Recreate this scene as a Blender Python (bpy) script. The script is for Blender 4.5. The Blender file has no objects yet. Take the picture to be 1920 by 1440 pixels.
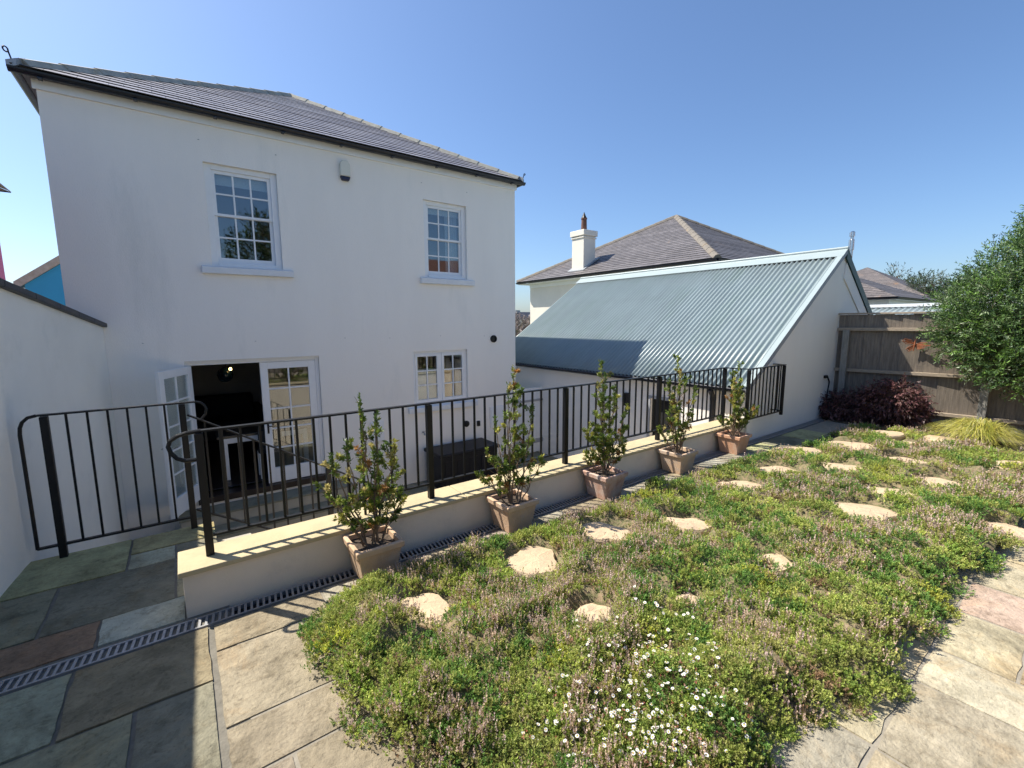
import bpy, bmesh, math, random
import numpy as np
from mathutils import Vector, Matrix
random.seed(7); RNG = np.random.default_rng(11)
PI = math.pi; R = math.radians
SC = bpy.context.scene; COL = SC.collection

# ---------------------------------------------------------------- camera
FPX, PITCH, ROLL, YAW = 841.6, R(7.738), R(-0.303), R(36.41)
CAMZ = 1.765
Fv = Vector((math.sin(YAW)*math.cos(PITCH), math.cos(YAW)*math.cos(PITCH), -math.sin(PITCH)))
Rv = Vector((math.cos(YAW), -math.sin(YAW), 0)); Uv = Rv.cross(Fv)
Rv, Uv = Rv*math.cos(ROLL)+Uv*math.sin(ROLL), Uv*math.cos(ROLL)-Rv*math.sin(ROLL)
cd = bpy.data.cameras.new('camera'); cam = bpy.data.objects.new('camera', cd); COL.objects.link(cam)
cd.sensor_width = 36; cd.lens = FPX/1920*36; cd.clip_end = 3000; cd.clip_start = .05
cam.matrix_world = Matrix(((Rv.x, Uv.x, -Fv.x, 0), (Rv.y, Uv.y, -Fv.y, 0), (Rv.z, Uv.z, -Fv.z, CAMZ), (0, 0, 0, 1)))
SC.camera = cam
# ---------------------------------------------------------------- sky, sun, exposure
SUN_AZ, SUN_EL = R(-36.0), R(52.5)          # azimuth measured from +Y towards +X
W = bpy.data.worlds.new('World'); SC.world = W; W.use_nodes = True
nt = W.node_tree; bg = nt.nodes['Background']
sky = nt.nodes.new('ShaderNodeTexSky'); sky.sky_type = 'NISHITA'; sky.sun_disc = False
sky.sun_elevation = SUN_EL; sky.sun_rotation = SUN_AZ; sky.altitude = 0
sky.air_density = 1.0; sky.dust_density = 1.2; sky.ozone_density = 7.5
nt.links.new(sky.outputs[0], bg.inputs[0]); bg.inputs[1].default_value = 0.098
sl = bpy.data.lights.new('sun', 'SUN'); sl.energy = 4.5; sl.angle = R(.53); sl.color = (1, .94, .83)
so = bpy.data.objects.new('sun', sl); COL.objects.link(so)
sd = Vector((math.sin(SUN_AZ)*math.cos(SUN_EL), math.cos(SUN_AZ)*math.cos(SUN_EL), math.sin(SUN_EL)))
so.rotation_euler = (-sd).to_track_quat('-Z', 'Y').to_euler(); so.location = sd*60
SC.view_settings.view_transform = 'Standard'; SC.view_settings.look = 'None'
SC.view_settings.exposure = 0.90; SC.view_settings.gamma = 1
SC.render.resolution_x = 1024; SC.render.resolution_y = 768
SC.cycles.max_bounces = 8; SC.cycles.transparent_max_bounces = 12

def ray(u, v):
    return Fv + Rv*((u-960)/FPX) + Uv*((720-v)/FPX)
def gpt(u, v, z=0.0):
    d = ray(u, v); t = (z-CAMZ)/d.z; return Vector((d.x*t, d.y*t, z))
def ypt(u, v, y):
    d = ray(u, v); t = y/d.y; return Vector((d.x*t, y, CAMZ+d.z*t))
def xpt(u, v, x):
    d = ray(u, v); t = x/d.x; return Vector((x, d.y*t, CAMZ+d.z*t))

# ---------------------------------------------------------------- materials
def newmat(name):
    m = bpy.data.materials.new(name); m.use_nodes = True
    return m, m.node_tree, m.node_tree.nodes['Principled BSDF']
def N(t, kind, **kw):
    n = t.nodes.new(kind)
    for k, v in kw.items(): setattr(n, k, v)
    return n
def mat(name, col, rough=.6, var=.12, scale=6., bump=.0, bscale=120., metal=0., spec=.5, col2=None, coord='Object', stretch=None, c2scale=None, c2pos=(.5, .65)):
    """general surface: base colour broken up by noise, a second stain colour, fine bump"""
    m, t, b = newmat(name)
    tc = N(t, 'ShaderNodeTexCoord'); src = tc.outputs[coord]
    if coord == 'Object':
        g = N(t, 'ShaderNodeNewGeometry'); src = g.outputs['Position']
    if stretch:
        mp = N(t, 'ShaderNodeMapping'); mp.inputs['Scale'].default_value = stretch
        t.links.new(src, mp.inputs[0]); src = mp.outputs[0]
    n1 = N(t, 'ShaderNodeTexNoise'); n1.inputs['Scale'].default_value = scale; n1.inputs['Detail'].default_value = 6
    n1.inputs['Roughness'].default_value = .65
    t.links.new(src, n1.inputs[0])
    mr = N(t, 'ShaderNodeMapRange'); mr.inputs[1].default_value = .25; mr.inputs[2].default_value = .75
    mr.inputs[3].default_value = 1-var; mr.inputs[4].default_value = 1+var
    t.links.new(n1.outputs[0], mr.inputs[0])
    mx = N(t, 'ShaderNodeVectorMath', operation='SCALE'); mx.inputs[0].default_value = col
    t.links.new(mr.outputs[0], mx.inputs['Scale']); out = mx.outputs[0]
    if col2:
        n2 = N(t, 'ShaderNodeTexNoise'); n2.inputs['Scale'].default_value = c2scale or scale*.5; n2.inputs['Detail'].default_value = 8
        n2.inputs['Roughness'].default_value = .7
        t.links.new(src, n2.inputs[0])
        cr = N(t, 'ShaderNodeMapRange'); cr.inputs[1].default_value = c2pos[0]; cr.inputs[2].default_value = c2pos[1]
        t.links.new(n2.outputs[0], cr.inputs[0])
        mm = N(t, 'ShaderNodeMix', data_type='RGBA'); t.links.new(cr.outputs[0], mm.inputs[0])
        t.links.new(out, mm.inputs[6]); mm.inputs[7].default_value = (*col2, 1); out = mm.outputs[2]
    t.links.new(out, b.inputs['Base Color'])
    b.inputs['Roughness'].default_value = rough; b.inputs['Metallic'].default_value = metal
    b.inputs['Specular IOR Level'].default_value = spec
    if bump:
        nb = N(t, 'ShaderNodeTexNoise'); nb.inputs['Scale'].default_value = bscale; nb.inputs['Detail'].default_value = 5
        t.links.new(src, nb.inputs[0])
        bp = N(t, 'ShaderNodeBump'); bp.inputs['Strength'].default_value = bump; bp.inputs['Distance'].default_value = .01
        t.links.new(nb.outputs[0], bp.inputs['Height']); t.links.new(bp.outputs[0], b.inputs['Normal'])
    return m
def vcmat(name, rough=.7, trans=0., bump=0., bscale=60, nvar=0., nscale=20, spec=.4, stain=None):
    """colour from the mesh's own colour attribute (leaf by leaf, slab by slab)"""
    m, t, b = newmat(name)
    a = N(t, 'ShaderNodeAttribute', attribute_name='Col'); c = a.outputs['Color']
    g = N(t, 'ShaderNodeNewGeometry')
    if nvar:
        acc = None
        for sc_, amt in ((nscale*.18, nvar), (nscale, nvar*.9), (nscale*5, nvar*.6)):
            n1 = N(t, 'ShaderNodeTexNoise'); n1.inputs['Scale'].default_value = sc_; n1.inputs['Detail'].default_value = 6
            n1.inputs['Roughness'].default_value = .7
            t.links.new(g.outputs['Position'], n1.inputs[0])
            mr = N(t, 'ShaderNodeMapRange'); mr.inputs[1].default_value = .3; mr.inputs[2].default_value = .7
            mr.inputs[3].default_value = 1-amt; mr.inputs[4].default_value = 1+amt*.7
            t.links.new(n1.outputs[0], mr.inputs[0])
            vm = N(t, 'ShaderNodeVectorMath', operation='SCALE'); t.links.new(c, vm.inputs[0]); t.links.new(mr.outputs[0], vm.inputs['Scale'])
            c = vm.outputs[0]
    for sc_, lo, hi, scol, sf in (stain or ()):
        n1 = N(t, 'ShaderNodeTexNoise'); n1.inputs['Scale'].default_value = sc_; n1.inputs['Detail'].default_value = 9; n1.inputs['Roughness'].default_value = .72; n1.inputs['Distortion'].default_value = .6
        t.links.new(g.outputs['Position'], n1.inputs[0])
        mr = N(t, 'ShaderNodeMapRange'); mr.inputs[1].default_value = lo; mr.inputs[2].default_value = hi; mr.inputs[4].default_value = sf
        t.links.new(n1.outputs[0], mr.inputs[0]); mm = N(t, 'ShaderNodeMix', data_type='RGBA', blend_type='MULTIPLY'); t.links.new(mr.outputs[0], mm.inputs[0]); t.links.new(c, mm.inputs[6]); mm.inputs[7].default_value = (*scol, 1); c = mm.outputs[2]
    t.links.new(c, b.inputs['Base Color']); b.inputs['Roughness'].default_value = rough
    b.inputs['Specular IOR Level'].default_value = spec
    if bump:
        nb = N(t, 'ShaderNodeTexNoise'); nb.inputs['Scale'].default_value = bscale; nb.inputs['Detail'].default_value = 8
        nb.inputs['Roughness'].default_value = .65
        t.links.new(g.outputs['Position'], nb.inputs[0])
        bp = N(t, 'ShaderNodeBump'); bp.inputs['Strength'].default_value = bump; bp.inputs['Distance'].default_value = .02
        t.links.new(nb.outputs[0], bp.inputs['Height']); t.links.new(bp.outputs[0], b.inputs['Normal'])
    if trans:
        tr = N(t, 'ShaderNodeBsdfTranslucent'); t.links.new(c, tr.inputs[0])
        mx = N(t, 'ShaderNodeMixShader'); mx.inputs[0].default_value = trans
        out = t.nodes['Material Output']
        t.links.new(b.outputs[0], mx.inputs[1]); t.links.new(tr.outputs[0], mx.inputs[2]); t.links.new(mx.outputs[0], out.inputs[0])
    return m
def glassmat(name, refl=.13, tint=(.8, .85, .85)):
    m, t, b = newmat(name); out = t.nodes['Material Output']
    tr = N(t, 'ShaderNodeBsdfTransparent'); tr.inputs[0].default_value = (*tint, 1)
    gl = N(t, 'ShaderNodeBsdfGlossy'); gl.inputs['Roughness'].default_value = .015; gl.inputs[0].default_value = (.95, .97, 1, 1)
    fr = N(t, 'ShaderNodeFresnel'); fr.inputs[0].default_value = 1.5
    ma = N(t, 'ShaderNodeMath', operation='MULTIPLY_ADD'); ma.inputs[1].default_value = 1.0; ma.inputs[2].default_value = refl
    ma.use_clamp = True
    nz = N(t, 'ShaderNodeTexNoise'); nz.inputs['Scale'].default_value = 1.3
    bk = N(t, 'ShaderNodeNewGeometry'); mi = N(t, 'ShaderNodeMapRange'); mi.inputs[3].default_value = 1.5; mi.inputs[4].default_value = 1/1.5
    t.links.new(bk.outputs['Backfacing'], mi.inputs[0]); t.links.new(mi.outputs[0], fr.inputs[0])
    bp = N(t, 'ShaderNodeBump'); bp.inputs['Strength'].default_value = .03; bp.inputs['Distance'].default_value = .05
    g = N(t, 'ShaderNodeNewGeometry'); t.links.new(g.outputs['Position'], nz.inputs[0]); t.links.new(nz.outputs[0], bp.inputs['Height'])
    t.links.new(bp.outputs[0], gl.inputs['Normal'])
    t.links.new(fr.outputs[0], ma.inputs[0])
    mx = N(t, 'ShaderNodeMixShader'); t.links.new(ma.outputs[0], mx.inputs[0]); t.links.new(tr.outputs[0], mx.inputs[1]); t.links.new(gl.outputs[0], mx.inputs[2])
    t.links.new(mx.outputs[0], out.inputs[0])
    return m
def slatemat(name, c1, c2, lichen=(.35, .2, .07), lich=(.62, .75), rough=.5):
    """slates: UV in metres (u along the eave, v up the slope)"""
    m, t, b = newmat(name)
    uv = N(t, 'ShaderNodeUVMap'); uv.uv_map = 'UVMap'
    br = N(t, 'ShaderNodeTexBrick'); br.offset = .5; br.inputs['Scale'].default_value = 1
    br.inputs['Brick Width'].default_value = .28; br.inputs['Row Height'].default_value = .2
    br.inputs['Mortar Size'].default_value = .004; br.inputs['Mortar'].default_value = (.015, .015, .018, 1)
    br.inputs['Color1'].default_value = (*c1, 1); br.inputs['Color2'].default_value = (*c2, 1); br.inputs['Bias'].default_value = 0
    t.links.new(uv.outputs[0], br.inputs[0])
    g = N(t, 'ShaderNodeNewGeometry')
    n1 = N(t, 'ShaderNodeTexNoise'); n1.inputs['Scale'].default_value = 1.1; n1.inputs['Detail'].default_value = 8; n1.inputs['Roughness'].default_value = .75
    t.links.new(g.outputs['Position'], n1.inputs[0])
    mr = N(t, 'ShaderNodeMapRange'); mr.inputs[1].default_value = lich[0]; mr.inputs[2].default_value = lich[1]; t.links.new(n1.outputs[0], mr.inputs[0])
    mm = N(t, 'ShaderNodeMix', data_type='RGBA'); t.links.new(mr.outputs[0], mm.inputs[0]); t.links.new(br.outputs[0], mm.inputs[6]); mm.inputs[7].default_value = (*lichen, 1)
    n2 = N(t, 'ShaderNodeTexNoise'); n2.inputs['Scale'].default_value = 30; n2.inputs['Detail'].default_value = 4; t.links.new(g.outputs['Position'], n2.inputs[0])
    m2 = N(t, 'ShaderNodeMapRange'); m2.inputs[3].default_value = .7; m2.inputs[4].default_value = 1.3; t.links.new(n2.outputs[0], m2.inputs[0])
    vm = N(t, 'ShaderNodeVectorMath', operation='SCALE'); t.links.new(mm.outputs[2], vm.inputs[0]); t.links.new(m2.outputs[0], vm.inputs['Scale'])
    t.links.new(vm.outputs[0], b.inputs['Base Color']); b.inputs['Roughness'].default_value = rough
    bp = N(t, 'ShaderNodeBump'); bp.inputs['Strength'].default_value = .25; bp.inputs['Distance'].default_value = .01
    t.links.new(n2.outputs[0], bp.inputs['Height']); t.links.new(bp.outputs[0], b.inputs['Normal'])
    return m
def emis(name, col, s):
    m, t, b = newmat(name); b.inputs['Emission Color'].default_value = (*col, 1); b.inputs['Emission Strength'].default_value = s
    b.inputs['Base Color'].default_value = (*col, 1); return m

M = dict(
 stucco=mat('white_render', (.90, .855, .79), .85, .04, 1.3, .4, 160, col2=(.66, .65, .60), c2scale=1.3, c2pos=(.56, .92), stretch=(1, 1, .22)),
 stucco_wall=mat('garden_render', (.87, .845, .775), .85, .05, 1.0, .35, 150, col2=(.62, .625, .58), c2scale=.8, c2pos=(.55, .85)),
 cream=mat('cream_render', (.76, .70, .60), .85, .05, 2, .25, 120),
 lowr=mat('low_wall_render', (.80, .69, .55), .85, .06, 2.5, .3, 140, col2=(.58, .50, .40), c2scale=2.2, c2pos=(.55, .8)),
 blue=mat('blue_render', (.03, .30, .52), .8, .06, 2, .2, 120),
 purple=mat('purple_render', (.22, .05, .17), .8, .06, 2, .2, 120),
 whitep=mat('white_paint', (.80, .81, .82), .35, .03, 9),
 sill=mat('painted_sill', (.74, .75, .76), .6, .06, 7, .15, 150),
 black=mat('black_paint', (.006, .0065, .008), .42, .25, 40, .12, 90, spec=.35),
 gutter=mat('black_gutter', (.007, .009, .017), .4, .2, 10),
 glass=glassmat('window_glass', .07),
 glassd=glassmat('door_glass', .06, (.86, .9, .9)),
 slate=slatemat('roof_slate', (.24, .225, .24), (.35, .33, .34), lich=(.7, .86), rough=.33),
 slate2=slatemat('old_roof_slate', (.11, .10, .10), (.165, .15, .15), (.34, .20, .08), (.62, .84)),
 slate3=slatemat('brown_roof_slate', (.125, .11, .105), (.185, .16, .15), (.34, .18, .07), (.60, .84)),
 hip=mat('hip_tile', (.36, .345, .29), .8, .3, 8, .3, 60, col2=(.38, .28, .13), c2scale=3, c2pos=(.56, .7)),
 hip_dark=mat('old_hip_tile', (.17, .15, .125), .85, .3, 8, .3, 60, col2=(.26, .17, .08), c2scale=2, c2pos=(.58, .8)),
 lead=mat('lead_flashing', (.28, .30, .31), .55, .2, 12),
 tin=mat('corrugated_sheet', (.25, .305, .315), .36, .12, 1.6, col2=(.23, .29, .285), c2scale=1.1, stretch=(.5, 2.5, 1)),
 tincap=mat('ridge_sheet', (.31, .37, .375), .4, .06, 3),
 dkgreen=mat('dark_green_board', (.02, .055, .05), .5, .15, 10),
 grey_board=mat('grey_board', (.33, .34, .36), .6, .1, 6),
 coping=mat('sandstone_coping', (.50, .41, .245), .85, .16, 5, .35, 90, col2=(.44, .36, .23), c2scale=4, c2pos=(.5, .75)),
 wallcap=mat('slate_coping', (.022, .024, .03), .5, .25, 10, .2, 60),
 steel=mat('steel', (.62, .62, .62), .22, .05, 20, metal=1.),
 galv=mat('galvanised', (.36, .36, .37), .45, .15, 40, metal=.6),
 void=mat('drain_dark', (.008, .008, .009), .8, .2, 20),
 terra=mat('terracotta', (.50, .32, .225), .85, .16, 9, .25, 110, col2=(.56, .43, .34), c2scale=6, c2pos=(.45, .7)),
 soil=mat('soil', (.07, .05, .035), .95, .5, 60, .8, 90, col2=(.17, .13, .09), c2scale=50, c2pos=(.55, .7)),
 earth=mat('garden_soil', (.075, .06, .04), .95, .4, 14, .8, 60, col2=(.13, .10, .065), c2scale=10),
 sand=mat('stepping_sandstone', (.52, .39, .25), .9, .16, 6, .5, 60, col2=(.40, .30, .205), c2scale=8, c2pos=(.5, .7)),
 grass=mat('far_ground', (.09, .11, .05), .95, .4, .3, .3, 10, col2=(.2, .19, .17), c2scale=.2),
 paver=mat('terrace_paving', (.24, .225, .16), .85, .25, 2.5, .3, 60, col2=(.14, .14, .095), c2scale=3),
 stepm=mat('step_stone', (.42, .385, .31), .85, .15, 5, .3, 80),
 fence=mat('weathered_boards', (.185, .155, .125), .85, .38, 5, .5, 30, stretch=(9, 9, .8), col2=(.30, .245, .19), c2scale=4, c2pos=(.5, .75)),
 fpost=mat('weathered_posts', (.25, .24, .215), .85, .3, 6, .5, 30, stretch=(5, 5, 1)),
 rail=mat('fence_rail', (.34, .275, .205), .85, .25, 6, .4, 30, stretch=(3, 3, 8)),
 rust=mat('rusty_metal', (.24, .075, .028), .85, .35, 30, .3, 90),
 bark=mat('bark', (.13, .095, .06), .9, .3, 25, .5, 60),
 twig=mat('twig', (.22, .15, .09), .85, .3, 30),
 kerb=mat('kerb_stone', (.34, .32, .29), .9, .2, 8, .4, 70),
 leaf=vcmat('leaf', .45, .33),
 thyme=vcmat('thyme_leaf', .6, .33),
 petal=mat('petal', (.82, .80, .80), .6, .03, 30),
 flowereye=mat('flower_eye', (.55, .36, .03), .8, .15, 60),
 slab=vcmat('paving_slab', .85, 0, .9, 22, .22, 6., stain=((2.3, .48, .68, (.56, .55, .52), .95), (1.7, .53, .68, (1.1, .85, .58), .6), (11, .52, .64, (.62, .60, .57), .8), (40, .56, .66, (.58, .56, .53), .8))),
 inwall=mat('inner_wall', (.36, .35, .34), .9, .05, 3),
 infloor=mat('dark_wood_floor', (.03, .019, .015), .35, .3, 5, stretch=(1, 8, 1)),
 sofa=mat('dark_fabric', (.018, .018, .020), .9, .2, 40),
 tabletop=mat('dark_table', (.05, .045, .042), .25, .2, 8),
 smoked=mat('smoked_glass', (.008, .025, .045), .08, .1, 4),
 blind=mat('blind_fabric', (.62, .64, .67), .9, .05, 5, stretch=(1, 1, 12)),  # upper window blinds; also the casement panel imitating a pale reflection
 brownblind=mat('tan_wood', (.62, .29, .12), .6, .12, 4, stretch=(8, 8, 1)),  # colour stands in for a sunlit reflection in the casement glass
 curtain=mat('curtain', (.55, .55, .58), .9, .15, 3, stretch=(30, 1, 1)),
 sofit=mat('dark_soffit', (.13, .13, .14), .7, .1, 6),
 bin=mat('black_plastic', (.006, .007, .012), .5, .15, 20, .1, 140, spec=.3),
 alarm=mat('cream_plastic', (.70, .68, .58), .4, .03, 5),
 navy=mat('navy_plastic', (.012, .012, .04), .3, .05, 5),
 bulb=emis('lit_bulb', (1, .6, .22), 5),
 brick=mat('terracotta_roof', (.13, .06, .042), .8, .2, 6, .3, 30),
)

# ---------------------------------------------------------------- object helpers
ROOT = {}
def tag(o, label=None, cat=None, group=None, kind=None):
    if label: o['label'] = label
    if cat: o['category'] = cat
    if group: o['group'] = group
    if kind: o['kind'] = kind
    return o
def thing(name, label, cat, loc=(0, 0, 0), group=None):
    o = bpy.data.objects.new(name, None); o.empty_display_size = .2; COL.objects.link(o)
    o.location = loc; ROOT[o] = Vector(loc); return tag(o, label, cat, group)
class MB:
    def __init__(s): s.v = []; s.f = []; s.uv = {}
    def add(s, vs, fs):
        b = len(s.v); s.v += [tuple(p) for p in vs]; s.f += [tuple(b+i for i in f) for f in fs]; return s
    def box(s, x0, x1, y0, y1, z0, z1):
        return s.add([(x, y, z) for z in (z0, z1) for x, y in ((x0, y0), (x1, y0), (x1, y1), (x0, y1))],
                     [(3, 2, 1, 0), (4, 5, 6, 7), (0, 1, 5, 4), (1, 2, 6, 5), (2, 3, 7, 6), (3, 0, 4, 7)])
    def beam(s, a, b, w, h, up=(0, 0, 1)):
        a, b = Vector(a), Vector(b); d = (b-a).normalized(); up = Vector(up)
        sx = d.cross(up)
        if sx.length < 1e-4: sx = d.cross(Vector((1, 0, 0)))
        sx.normalize(); u = sx.cross(d)
        q = [sx*i*w/2+u*j*h/2 for i, j in ((-1, -1), (1, -1), (1, 1), (-1, 1))]
        return s.add([a+p for p in q]+[b+p for p in q], [(3, 2, 1, 0), (4, 5, 6, 7), (0, 1, 5, 4), (1, 2, 6, 5), (2, 3, 7, 6), (3, 0, 4, 7)])
    def prism(s, poly, ext):
        n = len(poly); e = Vector(ext); p = [Vector(q) for q in poly]
        return s.add(p+[q+e for q in p], [tuple(range(n-1, -1, -1)), tuple(range(n, 2*n))]+[(i, (i+1) % n, n+(i+1) % n, n+i) for i in range(n)])
    def tube(s, path, r, n=8, cap=True, sx=1., up=None):
        P = [Vector(p) for p in path]; rr = r if isinstance(r, (list, tuple)) else [r]*len(P)
        ref = Vector(up) if up else None; b = len(s.v); px = None
        for i, p in enumerate(P):
            d = (P[min(i+1, len(P)-1)]-P[max(i-1, 0)]).normalized()
            if px is None:
                a = ref or (Vector((0, 0, 1)) if abs(d.z) < .9 else Vector((1, 0, 0)))
                px = d.cross(a).normalized()
            else: px = (px-d*px.dot(d)).normalized()
            py = d.cross(px)
            for k in range(n):
                t = 2*PI*(k+.5)/n; s.v.append(tuple(p+px*math.cos(t)*rr[i]*sx+py*math.sin(t)*rr[i]))
        for i in range(len(P)-1):
            for k in range(n): s.f.append((b+i*n+k, b+i*n+(k+1) % n, b+(i+1)*n+(k+1) % n, b+(i+1)*n+k))
        if cap: s.f.append(tuple(b+k for k in range(n-1, -1, -1))); s.f.append(tuple(b+(len(P)-1)*n+k for k in range(n)))
        return s
    def lathe(s, c, prof, n=24):
        b = len(s.v)
        for r, z in prof:
            for k in range(n): s.v.append((c[0]+r*math.cos(2*PI*k/n), c[1]+r*math.sin(2*PI*k/n), c[2]+z))
        for i in range(len(prof)-1):
            for k in range(n): s.f.append((b+i*n+k, b+i*n+(k+1) % n, b+(i+1)*n+(k+1) % n, b+(i+1)*n+k))
        s.f.append(tuple(b+k for k in range(n-1, -1, -1))); s.f.append(tuple(b+(len(prof)-1)*n+k for k in range(n)))
        return s
    def quad(s, a, b, c, d): return s.add([a, b, c, d], [(0, 1, 2, 3)])
    def build(s, name, m, parent=None, bevel=0., smooth=False, kind=None, uv=None, solid=0.):
        me = bpy.data.meshes.new(name); off = Vector((0, 0, 0))
        if parent is not None: off = ROOT[parent]
        me.from_pydata([tuple(Vector(p)-off) for p in s.v], [], s.f); me.materials.append(m)
        if uv:
            l = me.uv_layers.new(name='UVMap'); dat = np.zeros(len(me.loops)*2, np.float32)
            k = 0
            for p in me.polygons:
                for li in p.loop_indices: dat[2*li:2*li+2] = uv[me.loops[li].vertex_index]
            l.data.foreach_set('uv', dat)
        if smooth: me.polygons.foreach_set('use_smooth', [True]*len(me.polygons))
        me.update(); o = bpy.data.objects.new(name, me); COL.objects.link(o)
        if parent is not None: o.parent = parent; ROOT[o] = off
        else: ROOT[o] = Vector((0, 0, 0))
        if solid:
            sm = o.modifiers.new('solid', 'SOLIDIFY'); sm.thickness = solid
        if bevel:
            bm = o.modifiers.new('bevel', 'BEVEL'); bm.width = bevel; bm.segments = 2; bm.limit_method = 'ANGLE'
            bm.harden_normals = False
        if kind: o['kind'] = kind
        return o
def npmesh(name, V, faces_n, m, parent=None, col=None, smooth=False, kind=None):
    """V (n*k,3): every k consecutive verts form one face"""
    off = np.array(ROOT[parent]) if parent is not None else np.zeros(3)
    V = np.asarray(V, np.float32)-off.astype(np.float32); k = faces_n; nf = len(V)//k
    me = bpy.data.meshes.new(name); me.vertices.add(len(V)); me.vertices.foreach_set('co', V.ravel())
    me.loops.add(len(V)); me.loops.foreach_set('vertex_index', np.arange(len(V), dtype=np.int32))
    me.polygons.add(nf); me.polygons.foreach_set('loop_start', np.arange(0, nf*k, k, dtype=np.int32))
    if col is not None:
        a = me.color_attributes.new('Col', 'FLOAT_COLOR', 'POINT')
        c = np.ones((len(V), 4), np.float32); c[:, :3] = col; a.data.foreach_set('color', c.ravel())
    me.materials.append(m); me.update(calc_edges=True)
    o = bpy.data.objects.new(name, me); COL.objects.link(o)
    if parent is not None: o.parent = parent; ROOT[o] = ROOT[parent]
    else: ROOT[o] = Vector((0, 0, 0))
    if kind: o['kind'] = kind
    return o
def unit(a): return a/np.maximum(np.linalg.norm(a, axis=1, keepdims=True), 1e-9)
def rdir(n, up=0.):
    d = RNG.normal(size=(n, 3)); d = unit(d); d[:, 2] += up; return unit(d)
def leaves(P, D, L, Wd, col):
    """diamond leaves: base P, direction D, length L, width Wd -> (n*4,3) verts, (n*4,3) colours"""
    n = len(P); S = unit(np.cross(D, rdir(n))); Nn = np.cross(S, D)
    L = np.broadcast_to(L, n)[:, None]; Wd = np.broadcast_to(Wd, n)[:, None]
    mid = P+D*L*.45+Nn*L*.12
    V = np.stack([P, mid+S*Wd*.5, P+D*L, mid-S*Wd*.5], 1).reshape(-1, 3)
    return V, np.repeat(np.broadcast_to(col, (n, 3)), 4, 0)
def hashn(ix, iy, s):
    h = np.sin(ix*127.1+iy*311.7+s*74.7)*43758.5453; return h-np.floor(h)
def vnoise(x, y, sc, s=0, oct=3):
    r = 0; a = 1; tot = 0
    x, y = x+.28/sc*np.sin(y*sc*2.1+s)+.12/sc*np.sin(y*sc*5.3+2*s), y+.28/sc*np.sin(x*sc*1.9+s*1.3)+.12/sc*np.sin(x*sc*4.7+s)
    for o in range(oct):
        X, Y = x*sc, y*sc; ix, iy = np.floor(X), np.floor(Y); fx, fy = X-ix, Y-iy
        fx = fx*fx*(3-2*fx); fy = fy*fy*(3-2*fy)
        v = (hashn(ix, iy, s+o)*(1-fx)+hashn(ix+1, iy, s+o)*fx)*(1-fy)+(hashn(ix, iy+1, s+o)*(1-fx)+hashn(ix+1, iy+1, s+o)*fx)*fy
        r = r+a*v; tot += a; a *= .5; sc *= 2.03
    return r/tot
def inpoly(x, y, poly):
    ins = np.zeros(x.shape, bool); n = len(poly)
    for i in range(n):
        x1, y1 = poly[i]; x2, y2 = poly[(i+1) % n]
        c = ((y1 > y) != (y2 > y)) & (x < (x2-x1)*(y-y1)/(y2-y1+1e-12)+x1); ins ^= c
    return ins
def polydist(x, y, poly):
    d = np.full(x.shape, 1e9); n = len(poly)
    for i in range(n):
        x1, y1 = poly[i]; x2, y2 = poly[(i+1) % n]; dx, dy = x2-x1, y2-y1
        t = np.clip(((x-x1)*dx+(y-y1)*dy)/(dx*dx+dy*dy), 0, 1); d = np.minimum(d, np.hypot(x-x1-t*dx, y-y1-t*dy))
    return d
def wall_holes(x0, x1, z0, z1, y0, y1, holes):
    """wall in the xz plane from y0 (front) to y1 with rectangular holes"""
    mb = MB(); xs = sorted({x0, x1, *[h[0] for h in holes], *[h[1] for h in holes]}); zs = sorted({z0, z1, *[h[2] for h in holes], *[h[3] for h in holes]})
    def hole(x, z): return any(h[0] < x < h[1] and h[2] < z < h[3] for h in holes)
    for i in range(len(xs)-1):
        for j in range(len(zs)-1):
            a, b, c, d = xs[i], xs[i+1], zs[j], zs[j+1]
            if hole((a+b)/2, (c+d)/2): continue
            mb.quad((a, y0, c), (b, y0, c), (b, y0, d), (a, y0, d)); mb.quad((b, y1, c), (a, y1, c), (a, y1, d), (b, y1, d))
    for a, b, c, d in holes:
        mb.quad((a, y0, c), (a, y1, c), (a, y1, d), (a, y0, d)).quad((b, y1, c), (b, y0, c), (b, y0, d), (b, y1, d))
        mb.quad((a, y1, d), (b, y1, d), (b, y0, d), (a, y0, d)).quad((a, y0, c), (b, y0, c), (b, y1, c), (a, y1, c))
    mb.quad((x0, y1, z0), (x0, y0, z0), (x0, y0, z1), (x0, y1, z1)).quad((x1, y0, z0), (x1, y1, z0), (x1, y1, z1), (x1, y0, z1))
    mb.quad((x0, y0, z1), (x1, y0, z1), (x1, y1, z1), (x0, y1, z1)).quad((x0, y1, z0), (x1, y1, z0), (x1, y0, z0), (x0, y0, z0))
    return mb
def slate_face(mb, uv, A, B, TA, TB, rowh=.2, lift=.014):
    A, B, TA, TB = map(Vector, (A, B, TA, TB)); e = (B-A).normalized(); nrm = e.cross(((TA+TB)/2-(A+B)/2)).normalized()
    if nrm.z < 0: nrm = -nrm
    up = nrm.cross(e)
    if up.z < 0: up = -up
    H = max((TA-A).dot(up), (TB-B).dot(up)); n = max(1, round(H/rowh))
    for i in range(n):
        t0, t1 = i/n, (i+1)/n
        jit = lift*(.8+.4*random.random())
        a0 = A.lerp(TA, t0); b0 = B.lerp(TB, t0); a1 = A.lerp(TA, t1); b1 = B.lerp(TB, t1)
        k = len(mb.v)
        for p, l in ((a0, jit), (b0, jit), (b1, .003), (a1, .003), (a0, .0), (b0, .0)):
            mb.v.append(tuple(p+nrm*l)); uv.append(((p-A).dot(e)+50, (i if p in (a0, b0) else i+1)*.2*.998+.001))
        mb.f += [(k, k+1, k+2, k+3), (k+4, k+5, k+1, k)]
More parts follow.
